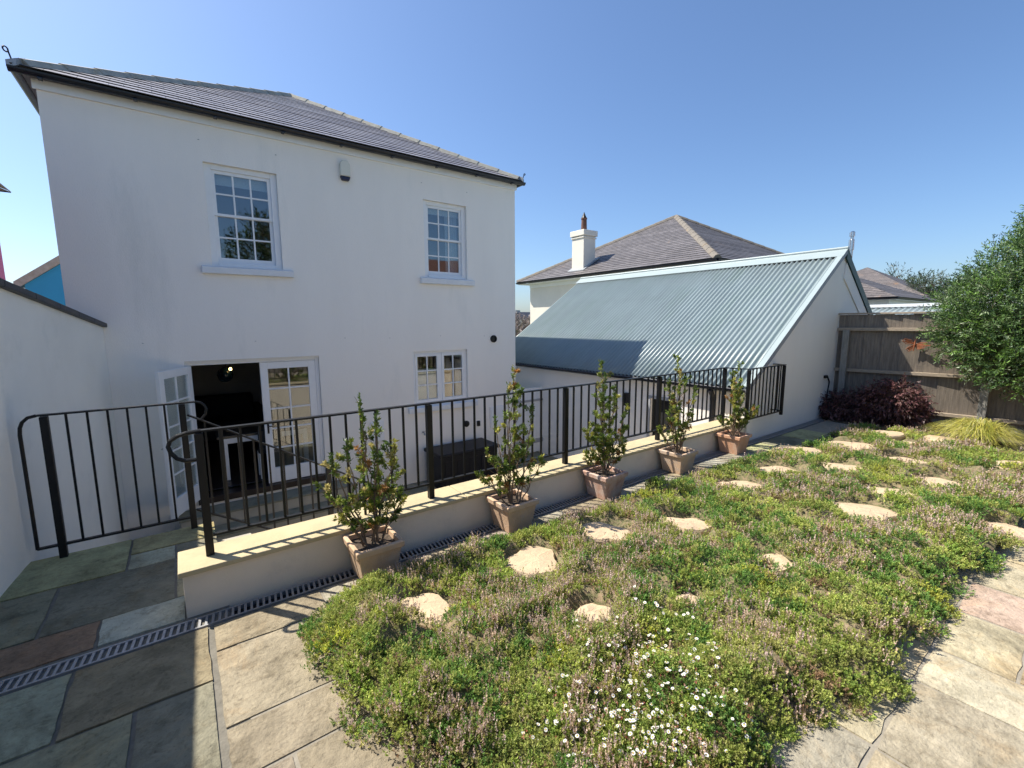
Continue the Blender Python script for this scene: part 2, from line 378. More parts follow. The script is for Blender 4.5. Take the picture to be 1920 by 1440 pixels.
def hipcaps(mb, a, b, seg=.45, w=.10, h=.035):
    a, b = Vector(a), Vector(b); L = (b-a).length; n = max(1, int(L/seg)); d = (b-a)/n; dn = d.normalized()
    sx = dn.cross(Vector((0, 0, 1))).normalized(); up = sx.cross(dn)
    for i in range(n):
        p = a+d*i; q = a+d*(i+1.04); lf = up*.012
        pr = [(-w, -.05), (-w*.5, h*.6), (0, h), (w*.5, h*.6), (w, -.05)]
        P = [p+lf+sx*x+up*z for x, z in pr]; Q = [q+sx*x+up*z for x, z in pr]
        mb.add(P+Q, [(4, 3, 2, 1, 0), (5, 6, 7, 8, 9)]+[(j, j+1, 6+j, 5+j) for j in range(4)]+[(4, 0, 5, 9)])

# ================================================================ SETTING: ground levels
GT = -1.28                                   # terrace level below the garden
MB().box(-400, 400, -400, 400, -6, -1.36).build('ground', M['grass'], kind='structure')
MB().box(-.78, 6.68, 3.52, 7.82, -1.4, GT).build('terrace', M['paver'], kind='structure')
MB().box(5.88, 6.68, 7.83, 16, -1.4, GT-.004).build('side_path', M['paver'], kind='structure')
g = MB().prism([(-3, -14, -1.5), (14.5, -14, -1.5), (14.5, 3.21, -1.5), (-3, 3.21, -1.5)], (0, 0, 1.45))
g.box(-1.2, .12, 3.212, 4.74, -1.5, -.05).build('garden_soil', M['earth'], kind='structure')
# stairs from the landing down to the terrace (behind the low wall)
st = MB()
for i in range(6): st.box(.125+.27*i, .125+.27*(i+1), 3.525, 4.70, -1.38, -.183*(i+1))
st.build('garden_steps', M['stepm'], kind='structure', bevel=.008)

# ---- patio slabs (one surface, every slab its own stone)
SL = []
def slab(x0, x1, y0, y1, c, gap=.006): SL.append((x0+gap, x1-gap, y0+gap, y1-gap, c))
olive = (.43, .42, .22); dgrey = (.225, .21, .145); mgrey = (.32, .30, .20); lgrey = (.55, .55, .43); rust = (.32, .205, .125)
beige = (.34, .28, .185); sandc = (.42, .36, .24); pink = (.48, .38, .305); yel = (.47, .41, .275); greyb = (.35, .315, .235)
slab(-1.25, -.45, 4.13, 4.73, olive); slab(-.45, .12, 4.40, 4.73, (.42, .375, .19)); slab(-.45, -.16, 4.13, 4.40, (.48, .47, .33)); slab(-.16, .12, 4.13, 4.40, dgrey)
slab(-1.25, -.80, 3.5, 4.13, (.27, .255, .165)); slab(-.80, -.16, 3.5, 4.13, dgrey); slab(-.16, .12, 3.5, 4.13, (.35, .31, .19))
slab(-1.25, -.52, 3.2, 3.5, rust); slab(-.52, -.105, 3.2, 3.5, lgrey)
slab(-1.35, -.58, 2.53, 3.035, (.40, .40, .27)); slab(-.58, .0, 2.53, 3.035, (.31, .255, .155)); slab(-1.4, -.31, 1.6, 2.53, (.35, .33, .21)); slab(-.31, .0, 1.3, 2.53, (.27, .25, .175))
slab(-1.4, -.7, .9, 1.6, mgrey); slab(-.7, -.31, .9, 1.6, olive); slab(-.31, 0, .6, 1.3, mgrey)
slab(.015, .62, 2.76, 3.035, beige); slab(.015, 1.0, 2.17, 2.76, (.35, .295, .205)); slab(.015, .9, 1.87, 2.17, (.335, .28, .195)); slab(.015, .24, 1.2, 1.87, (.29, .24, .175)); slab(.24, 1.0, 1.2, 1.87, (.36, .30, .205))
x = .62
for w, c in ((.5, greyb), (.62, beige), (.45, (.40, .33, .26)), (.6, greyb), (.55, beige), (.5, (.39, .35, .27)), (.62, greyb), (.6, beige), (.5, (.36, .34, .27)), (.62, greyb), (.6, olive), (.7, (.25, .24, .16)), (.7, olive)):
    slab(x, x+w, 2.6, 3.035, c); x += w
xs = [.9, 1.55, 2.2, 2.80, 3.18, 3.72, 4.22, 4.8, 5.4, 6.1, 6.8, 7.5, 8.2, 9.0, 9.8]
cs = [beige, (.42, .35, .235), (.42, .365, .265), (.53, .475, .345), yel, (.52, .39, .30), (.48, .42, .29), (.47, .42, .285), sandc, beige, sandc, yel, beige, sandc]
for i in range(14):
    x0, x1 = xs[i], xs[i+1]
    slab(x0, x1, .44, .9, [sandc, (.40, .36, .275), yel, sandc, (.45, .38, .25)][i % 5])
    y1 = .44
    if i == 3: slab(x0, x1, -.55, .44, cs[i])
    elif i == 4: slab(x0, x1, .13, .44, cs[i]); slab(x0, x1, -.6, .13, sandc)
    else: slab(x0, x1, -.25 if i % 2 else -.5, .44, cs[i])
for j, y in enumerate((-.6, -1.2, -1.9)):
    xx = -1.4
    while xx < 9.5:
        w = random.choice((.45, .6, .75)); slab(xx, xx+w, y-.6, y, random.choice((beige, sandc, greyb, yel, pink))); xx += w
slab(-1.4, -.5, -.6, .9, mgrey); slab(-.5, .3, -.6, .6, beige); slab(0, .9, .6, 1.2, beige); slab(.3, .9, -.6, .6, sandc)
V = []; Fc = []; Cc = []
for x0, x1, y0, y1, c in SL:
    nx, ny = 6, 6; b = len(V); c = np.array(c)*(1+RNG.normal(0, .04)); tz = RNG.normal(0, .0015)
    jx = RNG.normal(0, .003, (ny+1,)); jy = RNG.normal(0, .003, (nx+1,))
    for j in range(ny+1):
        for i in range(nx+1):
            u, w_ = i/nx, j/ny
            e = 1 if (i in (0, nx) or j in (0, ny)) else 0
            xx = x0+(x1-x0)*u; yy = y0+(y1-y0)*w_
            if i == 0: xx += jx[j]+.002
            if i == nx: xx -= abs(jx[j])
            if j == 0: yy += jy[i]+.002
            if j == ny: yy -= abs(jy[i])
            V.append((xx, yy, tz-.005*e+RNG.normal(0, .0010))); Cc.append(c)
    for j in range(ny):
        for i in range(nx): k = b+j*(nx+1)+i; Fc.append((k, k+1, k+nx+2, k+nx+1))
    ring = [b+i for i in range(nx+1)]+[b+j*(nx+1)+nx for j in range(1, ny+1)]+[b+ny*(nx+1)+i for i in range(nx-1, -1, -1)]+[b+j*(nx+1) for j in range(ny-1, 0, -1)]
    k0 = len(V)
    for r_ in ring: V.append((V[r_][0], V[r_][1], -.045)); Cc.append(c*.8)
    n = len(ring)
    for i in range(n): Fc.append((ring[i], k0+i, k0+(i+1) % n, ring[(i+1) % n]))
mb = MB(); mb.v = V; mb.f = Fc; patio = mb.build('patio', M['slab'], kind='structure', smooth=False)
a = patio.data.color_attributes.new('Col', 'FLOAT_COLOR', 'POINT'); cc = np.ones((len(V), 4), np.float32); cc[:, :3] = np.array(Cc); a.data.foreach_set('color', cc.ravel())
MB().box(-1.4, .115, .5, 4.735, -.05, -.013).build('patio_bedding', mat('joint_mortar', (.17, .155, .125), .95, .3, 20, .4, 80), kind='structure')
MB().box(.116, 10, 2.58, 3.03, -.05, -.011).box(.116, .6, 1.1, 2.58, -.05, -.011).box(.9, 10, -2.6, .9, -.05, -.009).build('paving_mortar', mat('pale_mortar', (.27, .24, .19), .95, .2, 20, .4, 80), kind='structure')

# ================================================================ MAIN HOUSE
D = 7.826; HX0, HX1 = -1.095, 5.868
W1 = (.469, 1.386, 2.60, 4.008); W2 = (3.781, 4.69, 2.62, 4.008); W3 = (3.48, 4.654, .205, 1.243); DR = (.03, 1.825, -.83, 1.235)
house = thing('house', 'white rendered two storey house with slate hip roof and open french doors', 'house', (2.4, 11.3, GT))
wall_holes(HX0, HX1, GT-.2, 4.64, D, D+.3, [W1, W2, W3, DR]).build('wall', M['stucco'], house)
MB().box(HX0, HX0+.25, D+.302, 14.8, GT-.2, 4.64).box(HX1-.25, HX1, D+.302, 14.8, GT-.2, 4.64).box(HX0, HX1, 14.802, 15.05, GT-.2, 4.64).build('outer_wall', M['stucco'], house)
MB().box(HX0-.03, HX1+.03, D-.032, D-.002, 4.492, 4.600).build('fascia', M['whitep'], house, .004)
MB().box(HX0-.09, HX1+.06, D-.085, D-.034, 4.602, 4.614).box(HX0-.09, HX0-.002, D-.033, 15.2, 4.602, 4.614).box(HX1+.002, HX1+.06, D-.033, 15.2, 4.602, 4.614).build('soffit', M['sofit'], house)
# gutters (half round) front and sides, with brackets
def half_gutter(a, b, r=.062):
    a, b = Vector(a), Vector(b); d = (b-a).normalized(); sx = d.cross(Vector((0, 0, 1)))
    q = MB(); n = 8; ri = r-.006
    for rr in (r, ri):
        for p in (a, b):
            for k in range(n+1):
                t = PI+PI*k/n; q.v.append(tuple(p+sx*math.cos(t)*rr+Vector((0, 0, 1))*math.sin(t)*rr))
    m_ = n+1
    for k in range(n): q.f.append((k, k+1, m_+k+1, m_+k)); q.f.append((2*m_+k, 3*m_+k, 3*m_+k+1, 2*m_+k+1))
    q.f += [(0, m_, 3*m_, 2*m_), (n, 2*m_+n, 3*m_+n, m_+n)]
    q.f.append(tuple(range(0, m_))+tuple(range(2*m_+n, 2*m_-1, -1)))
    q.f.append(tuple(range(m_, 2*m_))+tuple(range(3*m_+n, 3*m_-1, -1)))
    return q
GX0, GX1, GY = HX0-.135, HX1+.09, D-.135
gq = half_gutter((GX0-.05, GY-.01, 4.625), (GX1+.05, GY-.01, 4.625), .052); g2_ = half_gutter((GX0, GY-.03, 4.625), (GX0, 15.2, 4.625), .052); g3_ = half_gutter((GX1, GY-.03, 4.625), (GX1, 15.2, 4.625), .052)
gq.add(g2_.v, g2_.f).add(g3_.v, g3_.f); gq.build('gutter', M['gutter'], house, smooth=False)
MB().box(GX0+.05, GX1-.05, D-.098, D-.086, 4.60, 4.645).build('fascia_board', M['gutter'], house)
for i in range(9):
    x = GX0+.2+i*.84
    MB().box(x-.02, x+.02, GY-.05, GY+.03, 4.558, 4.572).build('gutter_bracket', M['gutter'], house)
# roof
AP = Vector((2.42, 11.45, 6.74)); ez = 4.655
E0, E1, E2, E3 = Vector((HX0-.16, D-.155, ez)), Vector((HX1+.12, D-.155, ez)), Vector((HX1+.12, 15.3, ez)), Vector((HX0-.16, 15.3, ez))
mb = MB(); uv = []
for A, B in ((E0, E1), (E1, E2), (E2, E3), (E3, E0)): slate_face(mb, uv, A, B, AP, AP)
roof = mb.build('roof', M['slate'], house, uv=uv)
mb = MB()
for A in (E0, E1, E2, E3): hipcaps(mb, A+(AP-A)*.02+Vector((0, 0, .02)), AP+Vector((0, 0, .02)))
mb.build('hip_tiles', M['hip'], house)
for A, sx in ((E0, -1), (E1, 1)):
    d = (A-AP); d.z = 0; d.normalize()
    p = A+Vector((0, 0, .0)); path = [p-d*.10+Vector((0, 0, .0)), p-d*.02+Vector((0, 0, .05)), p+d*.0+Vector((0, 0, .12))]
    h_ = .5 if sx > 0 else .9
    for k in range(9):
        t = -.2+k*.72; path.append(p+d*(.028*h_+.028*h_*math.cos(PI-t))*1.+Vector((0, 0, .135+.03*h_*math.sin(t)))+d*.0)
    MB().tube(path, .0085, 6).build('hip_iron', M['gutter'], house)
    MB().prism([p-d*.16+Vector((0, 0, .06)), p-d*.01+Vector((.05, .05*sx, -.02)), p-d*.01+Vector((-.05, -.05*sx, -.02))], Vector((0, 0, .075))).build('lead_saddle', M['lead'], house)
# windows
def sash(name, hole, cols, rows_top, rows_bot, blindtop=True):
    x0, x1, z0, z1 = hole; yf = D+.055
    fr = MB(); fw = .085; bt = .05
    fr.box(x0, x0+fw, yf, yf+.1, z0, z1).box(x1-fw, x1, yf, yf+.1, z0, z1).box(x0+fw, x1-fw, yf, yf+.1, z1-fw*.85, z1).box(x0+fw, x1-fw, yf-.02, yf+.1, z0, z0+.055)
    f = fr.build('window', M['whitep'], house, .004); ROOT[f] = ROOT[house]
    ix0, ix1, iz0, iz1 = x0+fw, x1-fw, z0+.055, z1-fw*.85; zm = (iz0+iz1)/2+.03
    for nm, za, zb, yy, rows, st_ in (('upper_sash', zm-.012, iz1, yf+.022, rows_top, (.035, .045)), ('lower_sash', iz0, zm+.02, yf+.05, rows_bot, (.075, .035))):
        s_ = MB(); w = .042
        s_.box(ix0, ix0+w, yy, yy+.03, za, zb).box(ix1-w, ix1, yy, yy+.03, za, zb).box(ix0+w, ix1-w, yy, yy+.03, za, za+st_[0]).box(ix0+w, ix1-w, yy, yy+.03, zb-st_[1], zb)
        gx0, gx1, gz0, gz1 = ix0+w, ix1-w, za+st_[0], zb-st_[1]
        for i in range(1, cols):
            xx = gx0+(gx1-gx0)*i/cols; s_.box(xx-.011, xx+.011, yy+.004, yy+.026, gz0, gz1)
        for j in range(1, rows):
            zz = gz0+(gz1-gz0)*j/rows; s_.box(gx0, gx1, yy+.006, yy+.028, zz-.011, zz+.011)
        o = s_.build(nm, M['whitep'], f, .002)
        MB().box(gx0-.005, gx1+.005, yy+.014, yy+.018, gz0-.005, gz1+.005).build('pane', M['glass'], f)
    if blindtop:
        bh = .17 if x0 < 2 else .13
        b_ = MB(); k = 0; zz = iz1
        b_.box(ix0, ix1, yf+.125, yf+.14, iz1-bh, iz1+.02).build('blind', M['blind'], f)
    # curtain on the right inside
    if x0 > 2:
        c_ = MB(); n = 14; 
        pts = [(ix1-.26+.26*i/n, yf+.19+.02*(i % 2)) for i in range(n+1)]
        for i in range(n): c_.quad((pts[i][0], pts[i][1], iz0), (pts[i+1][0], pts[i+1][1], iz0), (pts[i+1][0], pts[i+1][1], iz1), (pts[i][0], pts[i][1], iz1))
        c_.build('curtain', M['curtain'], f, solid=.004)
    return f
f1 = sash('window', W1, 3, 2, 2); f2 = sash('window', W2, 3, 2, 2)
# casement window
x0, x1, z0, z1 = W3; yf = D+.05; fw = .055; xm = (x0+x1)/2
f3 = MB().box(x0, x0+fw, yf, yf+.1, z0, z1).box(x1-fw, x1, yf, yf+.1, z0, z1).box(x0+fw, x1-fw, yf, yf+.1, z1-fw, z1).box(x0+fw, x1-fw, yf-.02, yf+.1, z0, z0+.05).box(xm-.03, xm+.03, yf, yf+.1, z0+.05, z1-fw).build('window', M['whitep'], house, .004)
for a, b in ((x0+fw, xm-.03), (xm+.03, x1-fw)):
    c_ = MB(); w = .048; za, zb = z0+.05, z1-fw
    c_.box(a, a+w, yf-.012, yf+.03, za, zb).box(b-w, b, yf-.012, yf+.03, za, zb).box(a+w, b-w, yf-.012, yf+.03, za, za+w*1.2).box(a+w, b-w, yf-.012, yf+.03, zb-w, zb)
    ga, gb, gza, gzb = a+w, b-w, za+w*1.2, zb-w
    c_.box((ga+gb)/2-.012, (ga+gb)/2+.012, yf-.004, yf+.024, gza, gzb)
    for j in (1, 2):
        zz = gza+(gzb-gza)*j/3; c_.box(ga, gb, yf-.002, yf+.026, zz-.012, zz+.012)
    c_.build('casement', M['whitep'], f3, .002); MB().box(ga-.005, gb+.005, yf+.010, yf+.014, gza-.005, gzb+.005).build('pane', M['glass'], f3)
zc = z0+.05+(z1-z0-.1)*.68
MB().box(xm+.04, x1-fw+.02, yf+.11, yf+.125, z0+.03, zc-.03).build('blind', M['brownblind'], f3)  # added panel, its tan colour imitates a sunlit reflection in the right casement
MB().box(x0+fw-.02, xm-.04, yf+.11, yf+.125, z0+.03, zc).build('blind', M['blind'], f3)  # added panel, the lit low wall's reflection put into its pale colour
for (a, b, zt, zb_) in ((.338, 1.522, 2.598, 2.487), (3.667, 4.82, 2.618, 2.5), (3.345, 4.85, .202, .085)):
    MB().prism([(a, D-.075, zb_), (a, D-.075, zt-.02), (a, D-.002, zt-.002), (a, D-.002, zb_)], (b-a, 0, 0)).build('sill', M['sill'], house, .006)
# door frame and leaves
x0, x1, z0, z1 = DR; yf = D+.05; fw = .058
MB().box(x0, x0+fw, yf, yf+.09, z0+.06, z1).box(x1-fw, x1, yf, yf+.09, z0+.06, z1).box(x0+fw, x1-fw, yf, yf+.09, z1-fw*.9, z1).build('door_frame', M['whitep'], house, .004)
MB().box(x0, x1, D-.03, D+.2, z0-.04, z0+.055).build('door_sill', M['infloor'], house, .004)
MB().box(x0-.0, x1, D-.012, D+.05, z1+.002, z1+.02).build('lintel_trim', M['cream'], house)
def leaf(hx, hy, ang, width, mirror, name):
    """door leaf built along +x from the hinge then turned by ang"""
    za, zb = z0+.065, z1-fw*.9-.004; st_ = .105; kick = .24; T = .045
    o = thing('door', None, None, (hx, hy, za)); del ROOT[o]; ROOT[o] = Vector((0, 0, 0)); o.parent = house; o.location = Vector((hx, hy, za))-ROOT[house]
    H = zb-za; W_ = width; s_ = MB()
    s_.box(0, st_, 0, T, 0, H).box(W_-st_, W_, 0, T, 0, H).box(st_, W_-st_, 0, T, 0, kick).box(st_, W_-st_, 0, T, H-st_, H)
    gx0, gx1, gz0, gz1 = st_, W_-st_, kick, H-st_
    s_.box((gx0+gx1)/2-.012, (gx0+gx1)/2+.012, .008, T-.008, gz0, gz1)
    for j in range(1, 5): zz = gz0+(gz1-gz0)*j/5; s_.box(gx0, gx1, .010, T-.010, zz-.012, zz+.012)
    s_.build('door_leaf', M['whitep'], o, .004)
    MB().box(gx0-.004, gx1+.004, T/2-.003, T/2+.003, gz0-.004, gz1+.004).build('pane', M['glassd'], o)
    hm = MB(); xh = W_-.05; zh = H*.47
    for yy, dr in ((-.002, -1), (T+.002, 1)):
        hm.box(xh-.014, xh+.014, yy-.004, yy+.004, zh-.1, zh+.06).tube([(xh, yy, zh+.02), (xh, yy+dr*.045, zh+.02), (xh-.10, yy+dr*.05, zh+.02)], .008, 8)
    hm.build('handle', M['steel'] if not mirror else M['black'], o)
    o.rotation_euler.z = ang
    if mirror: o.scale.x = -1
    return o
leaf(x0+fw*.6, D+.045, math.atan2(-.72, -.35), .80, False, 'l'); leaf(x1-fw, D+.058, 0, .80, True, 'r')
# small fittings on the facade
MB().lathe((0, 0, 0), [(.075, 0), (.075, .03), (.06, .035), (.055, .01)], 24).build('vent', M['black'], house); o = bpy.data.objects['vent']
o.rotation_euler = (PI/2, 0, 0); o.location = Vector((5.29, D-.001, 1.44))-ROOT[house]; 
for v_ in o.data.vertices: v_.co += ROOT[house]
ab = MB().prism([(2.315, D-.002, 4.33), (2.315, D-.002, 4.14), (2.475, D-.002, 4.14), (2.475, D-.002, 4.33), (2.435, D-.002, 4.385), (2.355, D-.002, 4.385)], (0, -.07, 0)).build('alarm_box', M['alarm'], house, .012)
MB().prism([(2.315, D-.002, 4.137), (2.34, D-.002, 4.075), (2.45, D-.002, 4.075), (2.475, D-.002, 4.137)], (0, -.07, 0)).build('alarm_lens', M['navy'], house, .01)
for (a, b, za, zb) in ((5.18, 5.58, -.45, .0), (2.62, 2.86, -.35, .02)):
    MB().box(a, b, D-.03, D-.002, za, zb).box(a+.02, b-.02, D-.036, D-.031, za+.02, zb-.02).build('meter_box', M['whitep'], house, .005)
p = ypt(873, 794, D); MB().lathe((0, 0, 0), [(.06, 0), (.065, .05), (.04, .07)], 16).build('outside_light', M['black'], house); o = bpy.data.objects['outside_light']; o.rotation_euler = (PI/2, 0, 0)
for v_ in o.data.vertices: v_.co += ROOT[house]
o.location = Vector((p.x, D-.001, p.z))-ROOT[house]
p = ypt(896, 793, D); MB().box(p.x-.03, p.x+.03, D-.05, D-.002, p.z-.06, p.z+.05).build('socket', M['black'], house, .006)
p = ypt(793, 810, D); MB().tube([(p.x, D-.002, p.z), (p.x, D-.06, p.z), (p.x, D-.08, p.z-.05)], .014, 8).box(p.x-.035, p.x+.035, D-.07, D-.055, p.z+.02, p.z+.032).build('tap', M['galv'], house)
for u, v in ((372, 262), (517, 291), (790, 343), (875, 361), (268, 644), (479, 640), (647, 634), (731, 634), (826, 630), (908, 630)):
    p = ypt(u, v, D); MB().lathe((p.x, D-.001, p.z), [(.012, 0), (.010, .006)], 8).build('wall_fixing', M['lead'], house)
# rooms behind the openings (walls, ceilings, floors of the house)
rm = MB()
def room(x0, x1, y0, y1, z0, z1):
    rm.quad((x0, y1, z0), (x1, y1, z0), (x1, y1, z1), (x0, y1, z1)); rm.quad((x0, y0, z0), (x0, y1, z0), (x0, y1, z1), (x0, y0, z1)); rm.quad((x1, y1, z0), (x1, y0, z0), (x1, y0, z1), (x1, y1, z1))
    rm.quad((x0, y0, z1), (x0, y1, z1), (x1, y1, z1), (x1, y0, z1)); rm.quad((x0, y1, z0), (x0, y0, z0), (x1, y0, z0), (x1, y1, z0))
room(-.8, 2.8, D+.302, 12.6, -.775, 1.62); room(2.9, 5.5, D+.302, 11.5, -.775, 1.62); room(-.8, 2.4, D+.302, 11.5, 1.9, 4.5); room(2.9, 5.5, D+.302, 11.5, 1.9, 4.5)
rm.build('inner_wall', M['inwall'], house)
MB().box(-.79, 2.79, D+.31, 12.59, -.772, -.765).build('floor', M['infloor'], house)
# door step landing outside
stp = MB(); stp.box(-.2, 2.15, D-.42, D-.034, GT+.001, -.93).box(-.35, 2.3, D-.80, D-.422, GT+.001, -1.10)
stp.build('door_steps', M['stepm'], kind='structure', bevel=.01)
stp = MB(); stp.box(-.21, 2.16, D-.43, D-.033, -.929, -.905).box(-.36, 2.31, D-.81, D-.433, -1.099, -1.075).build('door_step_treads', M['paver'], kind='structure')

# ---- things in the room
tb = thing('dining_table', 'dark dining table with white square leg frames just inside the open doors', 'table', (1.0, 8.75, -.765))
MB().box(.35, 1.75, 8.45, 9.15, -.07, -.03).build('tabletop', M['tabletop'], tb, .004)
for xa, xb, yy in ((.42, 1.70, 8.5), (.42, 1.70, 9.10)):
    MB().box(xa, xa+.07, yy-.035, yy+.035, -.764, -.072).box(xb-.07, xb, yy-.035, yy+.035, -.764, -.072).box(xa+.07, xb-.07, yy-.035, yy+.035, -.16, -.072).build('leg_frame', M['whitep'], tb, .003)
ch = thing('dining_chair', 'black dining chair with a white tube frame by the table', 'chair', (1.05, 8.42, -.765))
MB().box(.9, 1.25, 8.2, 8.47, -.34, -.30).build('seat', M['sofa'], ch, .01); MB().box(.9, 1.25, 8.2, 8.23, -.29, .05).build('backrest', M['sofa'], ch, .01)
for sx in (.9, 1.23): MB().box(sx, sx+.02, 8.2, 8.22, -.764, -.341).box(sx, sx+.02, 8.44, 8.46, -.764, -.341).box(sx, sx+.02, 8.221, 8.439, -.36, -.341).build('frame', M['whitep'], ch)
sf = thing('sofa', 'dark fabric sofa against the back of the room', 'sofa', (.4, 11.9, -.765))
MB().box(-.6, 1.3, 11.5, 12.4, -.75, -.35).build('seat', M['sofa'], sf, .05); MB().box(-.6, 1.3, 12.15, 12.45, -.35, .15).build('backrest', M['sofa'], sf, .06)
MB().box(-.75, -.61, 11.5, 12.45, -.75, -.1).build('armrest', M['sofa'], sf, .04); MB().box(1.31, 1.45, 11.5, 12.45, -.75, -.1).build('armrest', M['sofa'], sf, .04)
lp = thing('pendant_lamp', 'smoked glass globe pendant lamp with a lit bulb seen through the doorway', 'lamp', (.64, 9.6, 1.62))
cpt = ypt(425, 702, 9.6); bpt = ypt(432, 692, 9.5)
gl = MB(); gl.lathe((cpt.x-.02, 9.65, cpt.z-.01), [(.02, .135), (.07, .115), (.115, .06), (.13, 0), (.115, -.06), (.07, -.115), (.02, -.13)], 20).build('globe', M['smoked'], lp, smooth=True)
MB().lathe((bpt.x, 9.5, bpt.z), [(.006, .03), (.02, .02), (.026, 0), (.018, -.02), (.004, -.028)], 12).build('bulb', M['bulb'], lp, smooth=True)
MB().tube([(cpt.x, 9.6, 1.615), (cpt.x, 9.6, cpt.z+.12)], .006, 6).tube([(bpt.x, 9.5, 1.615), (bpt.x, 9.5, bpt.z+.03)], .005, 6).lathe((cpt.x, 9.57, 1.585), [(.16, 0), (.16, .03)], 20).build('flex', M['black'], lp)

# storage box on the terrace
bx = thing('storage_box', 'black plastic storage box standing on the terrace under the casement window', 'storage box', (4.25, 7.35, GT))
MB().box(3.62, 4.86, 7.08, 7.70, GT, -.66).build('body', M['bin'], bx, .015)
rib = MB()
for i in range(9): rib.box(3.70+.13*i, 3.76+.13*i, 7.068, 7.079, GT+.08, -.74)
rib.build('ribs', M['bin'], bx); MB().box(3.58, 4.90, 7.04, 7.72, -.658, -.59).build('lid', M['bin'], bx, .02)

# ================================================================ GARDEN WALL (left, raking top)
def wx(y): return -.776-.0855*(D-y)
def wz(y): return 1.735+.105*(D-y)
gw = thing('garden_wall', 'tall pale rendered wall with dark slate coping on the left', 'wall', (wx(4), 4, 0))
q = MB(); ya, yb = -4., D-.004
q.add([(wx(ya), ya, GT-.2), (wx(yb), yb, GT-.2), (wx(yb), yb, wz(yb)), (wx(ya), ya, wz(ya)), (wx(ya)-.24, ya, GT-.2), (wx(yb)-.24, yb, GT-.2), (wx(yb)-.24, yb, wz(yb)), (wx(ya)-.24, ya, wz(ya))],
      [(0, 1, 2, 3), (7, 6, 5, 4), (3, 2, 6, 7), (0, 4, 5, 1), (1, 5, 6, 2), (4, 0, 3, 7)])
q.build('wall', M['stucco_wall'], gw)
n = 20
for i in range(n):
    y0_, y1_ = ya+(yb+.0-ya)*i/n, ya+(yb-ya)*(i+1)/n-.004; j = .004*random.random()
    P = []
    for yy in (y0_, y1_):
        for dx, dz in ((.045, .002), (.045, .052+j), (-.285, .052+j), (-.285, .002)): P.append((wx(yy)+dx, yy, wz(yy)+dz))
    MB().add(P, [(3, 2, 1, 0), (4, 5, 6, 7), (0, 1, 5, 4), (1, 2, 6, 5), (2, 3, 7, 6), (3, 0, 4, 7)]).build('coping_slab', M['wallcap'], gw, .006)

# ================================================================ LOW RETAINING WALL + COPING
lw = thing('low_wall', 'low cream rendered retaining wall with sandstone coping under the black railing', 'wall', (3.4, 3.35, 0))
MB().box(-.105, 6.69, 3.215, 3.495, GT-.2, .262).build('wall', M['lowr'], lw, .006)
xc = -.125
for w in (1.02, .98, 1.0, .99, 1.01, 1.0, 1.05):
    x1_ = min(xc+w, 6.69); MB().box(xc, x1_-.006, 3.185, 3.515, .264, .297).build('coping_stone', M['coping'], lw, .006); xc = x1_

# ---- drain channel
dr = thing('drain_channel', 'slotted galvanised drain channel set in the paving along the low wall', 'drain', (3, 3.1, 0))
MB().box(-1.3, 9.3, 3.04, 3.185, -.08, -.03).build('channel', M['void'], dr)
gr = MB(); gr.box(-1.3, 9.3, 3.045, 3.058, -.028, .001).box(-1.3, 9.3, 3.148, 3.161, -.028, .001)
x = -1.28
while x < 9.28:
    gr.add([(x, 3.058, -.012), (x+.014, 3.058, -.012), (x+.024, 3.148, -.012), (x+.010, 3.148, -.012), (x, 3.058, -.001), (x+.014, 3.058, -.001), (x+.024, 3.148, -.001), (x+.010, 3.148, -.001)], [(3, 2, 1, 0), (4, 5, 6, 7), (0, 1, 5, 4), (1, 2, 6, 5), (2, 3, 7, 6), (3, 0, 4, 7)]); x += .034
gr.build('grate', M['galv'], dr)

# ================================================================ RAILINGS
RY, RT, RB = 3.348, 1.111, .425
rl = thing('metal_railing', 'long black metal railing with looped end standing on the low wall', 'railing', (3.9, RY, .297))
posts = [.046, 1.61, 3.157, 4.738, 6.28]
for i, x in enumerate(posts): MB().box(x-.023, x+.023, RY-.023, RY+.023, .297, RT-.012).build('post', M['black'], rl, .003)
JY = 3.035
for xx in (6.34, 7.43): MB().box(xx-.02, xx+.02, JY-.02, JY+.02, .33, RT-.012).build('post', M['black'], rl, .003)
path = [(-.0+.046-.023, RY, .932)]
path += [(x_, RY, z_) for x_, z_ in ((-.03, .934), (-.07, .955), (-.098, .995), (-.108, 1.036), (-.098, 1.068), (-.065, 1.092), (-.015, 1.106), (.06, RT))]
tr = MB().tube(path, .013, 8)
tr.beam((.06, RY, RT), (6.30, RY, RT), .044, .012).beam((6.28, RY+.02, RT), (6.34, JY, RT), .044, .012).beam((6.34, JY, RT), (7.45, JY, RT), .044, .012).beam((7.43, JY+.022, RT), (7.43, 3.188, RT), .044, .012).build('top_rail', M['black'], rl)
MB().box(.07, 6.257, RY-.016, RY+.016, RB-.007, RB+.007).box(6.361, 7.409, JY-.014, JY+.014, .385, .399).beam((6.29, RY-.03, .40), (6.335, JY+.03, .40), .03, .013).beam((7.43, JY+.03, .392), (7.43, 3.188, .392), .028, .013).build('bottom_rail', M['black'], rl)
bar0 = None
def bar(x, y, za, zb, parent, r=.0075):
    global bar0
    o = MB().box(x-r, x+r, y-r, y+r, za, zb).build('baluster', M['black'], parent); return o
nb = 14
for i in range(len(posts)-1):
    for k in range(1, nb): bar(posts[i]+(posts[i+1]-posts[i])*k/nb, RY, RB+.008, RT-.007, rl)
for k in range(1, 10): bar(6.34+1.09*k/10, JY, .40, RT-.007, rl)
for k in (1, 2): bar(6.28+.06*k/3, RY-.31*k/3, .41, RT-.007, rl)
bar(7.43, 3.11, .40, RT-.007, rl)
for x in (1.05, 3.9): MB().box(x-.008, x+.008, RY-.008, RY+.008, .297, RB-.008).build('foot', M['black'], rl)
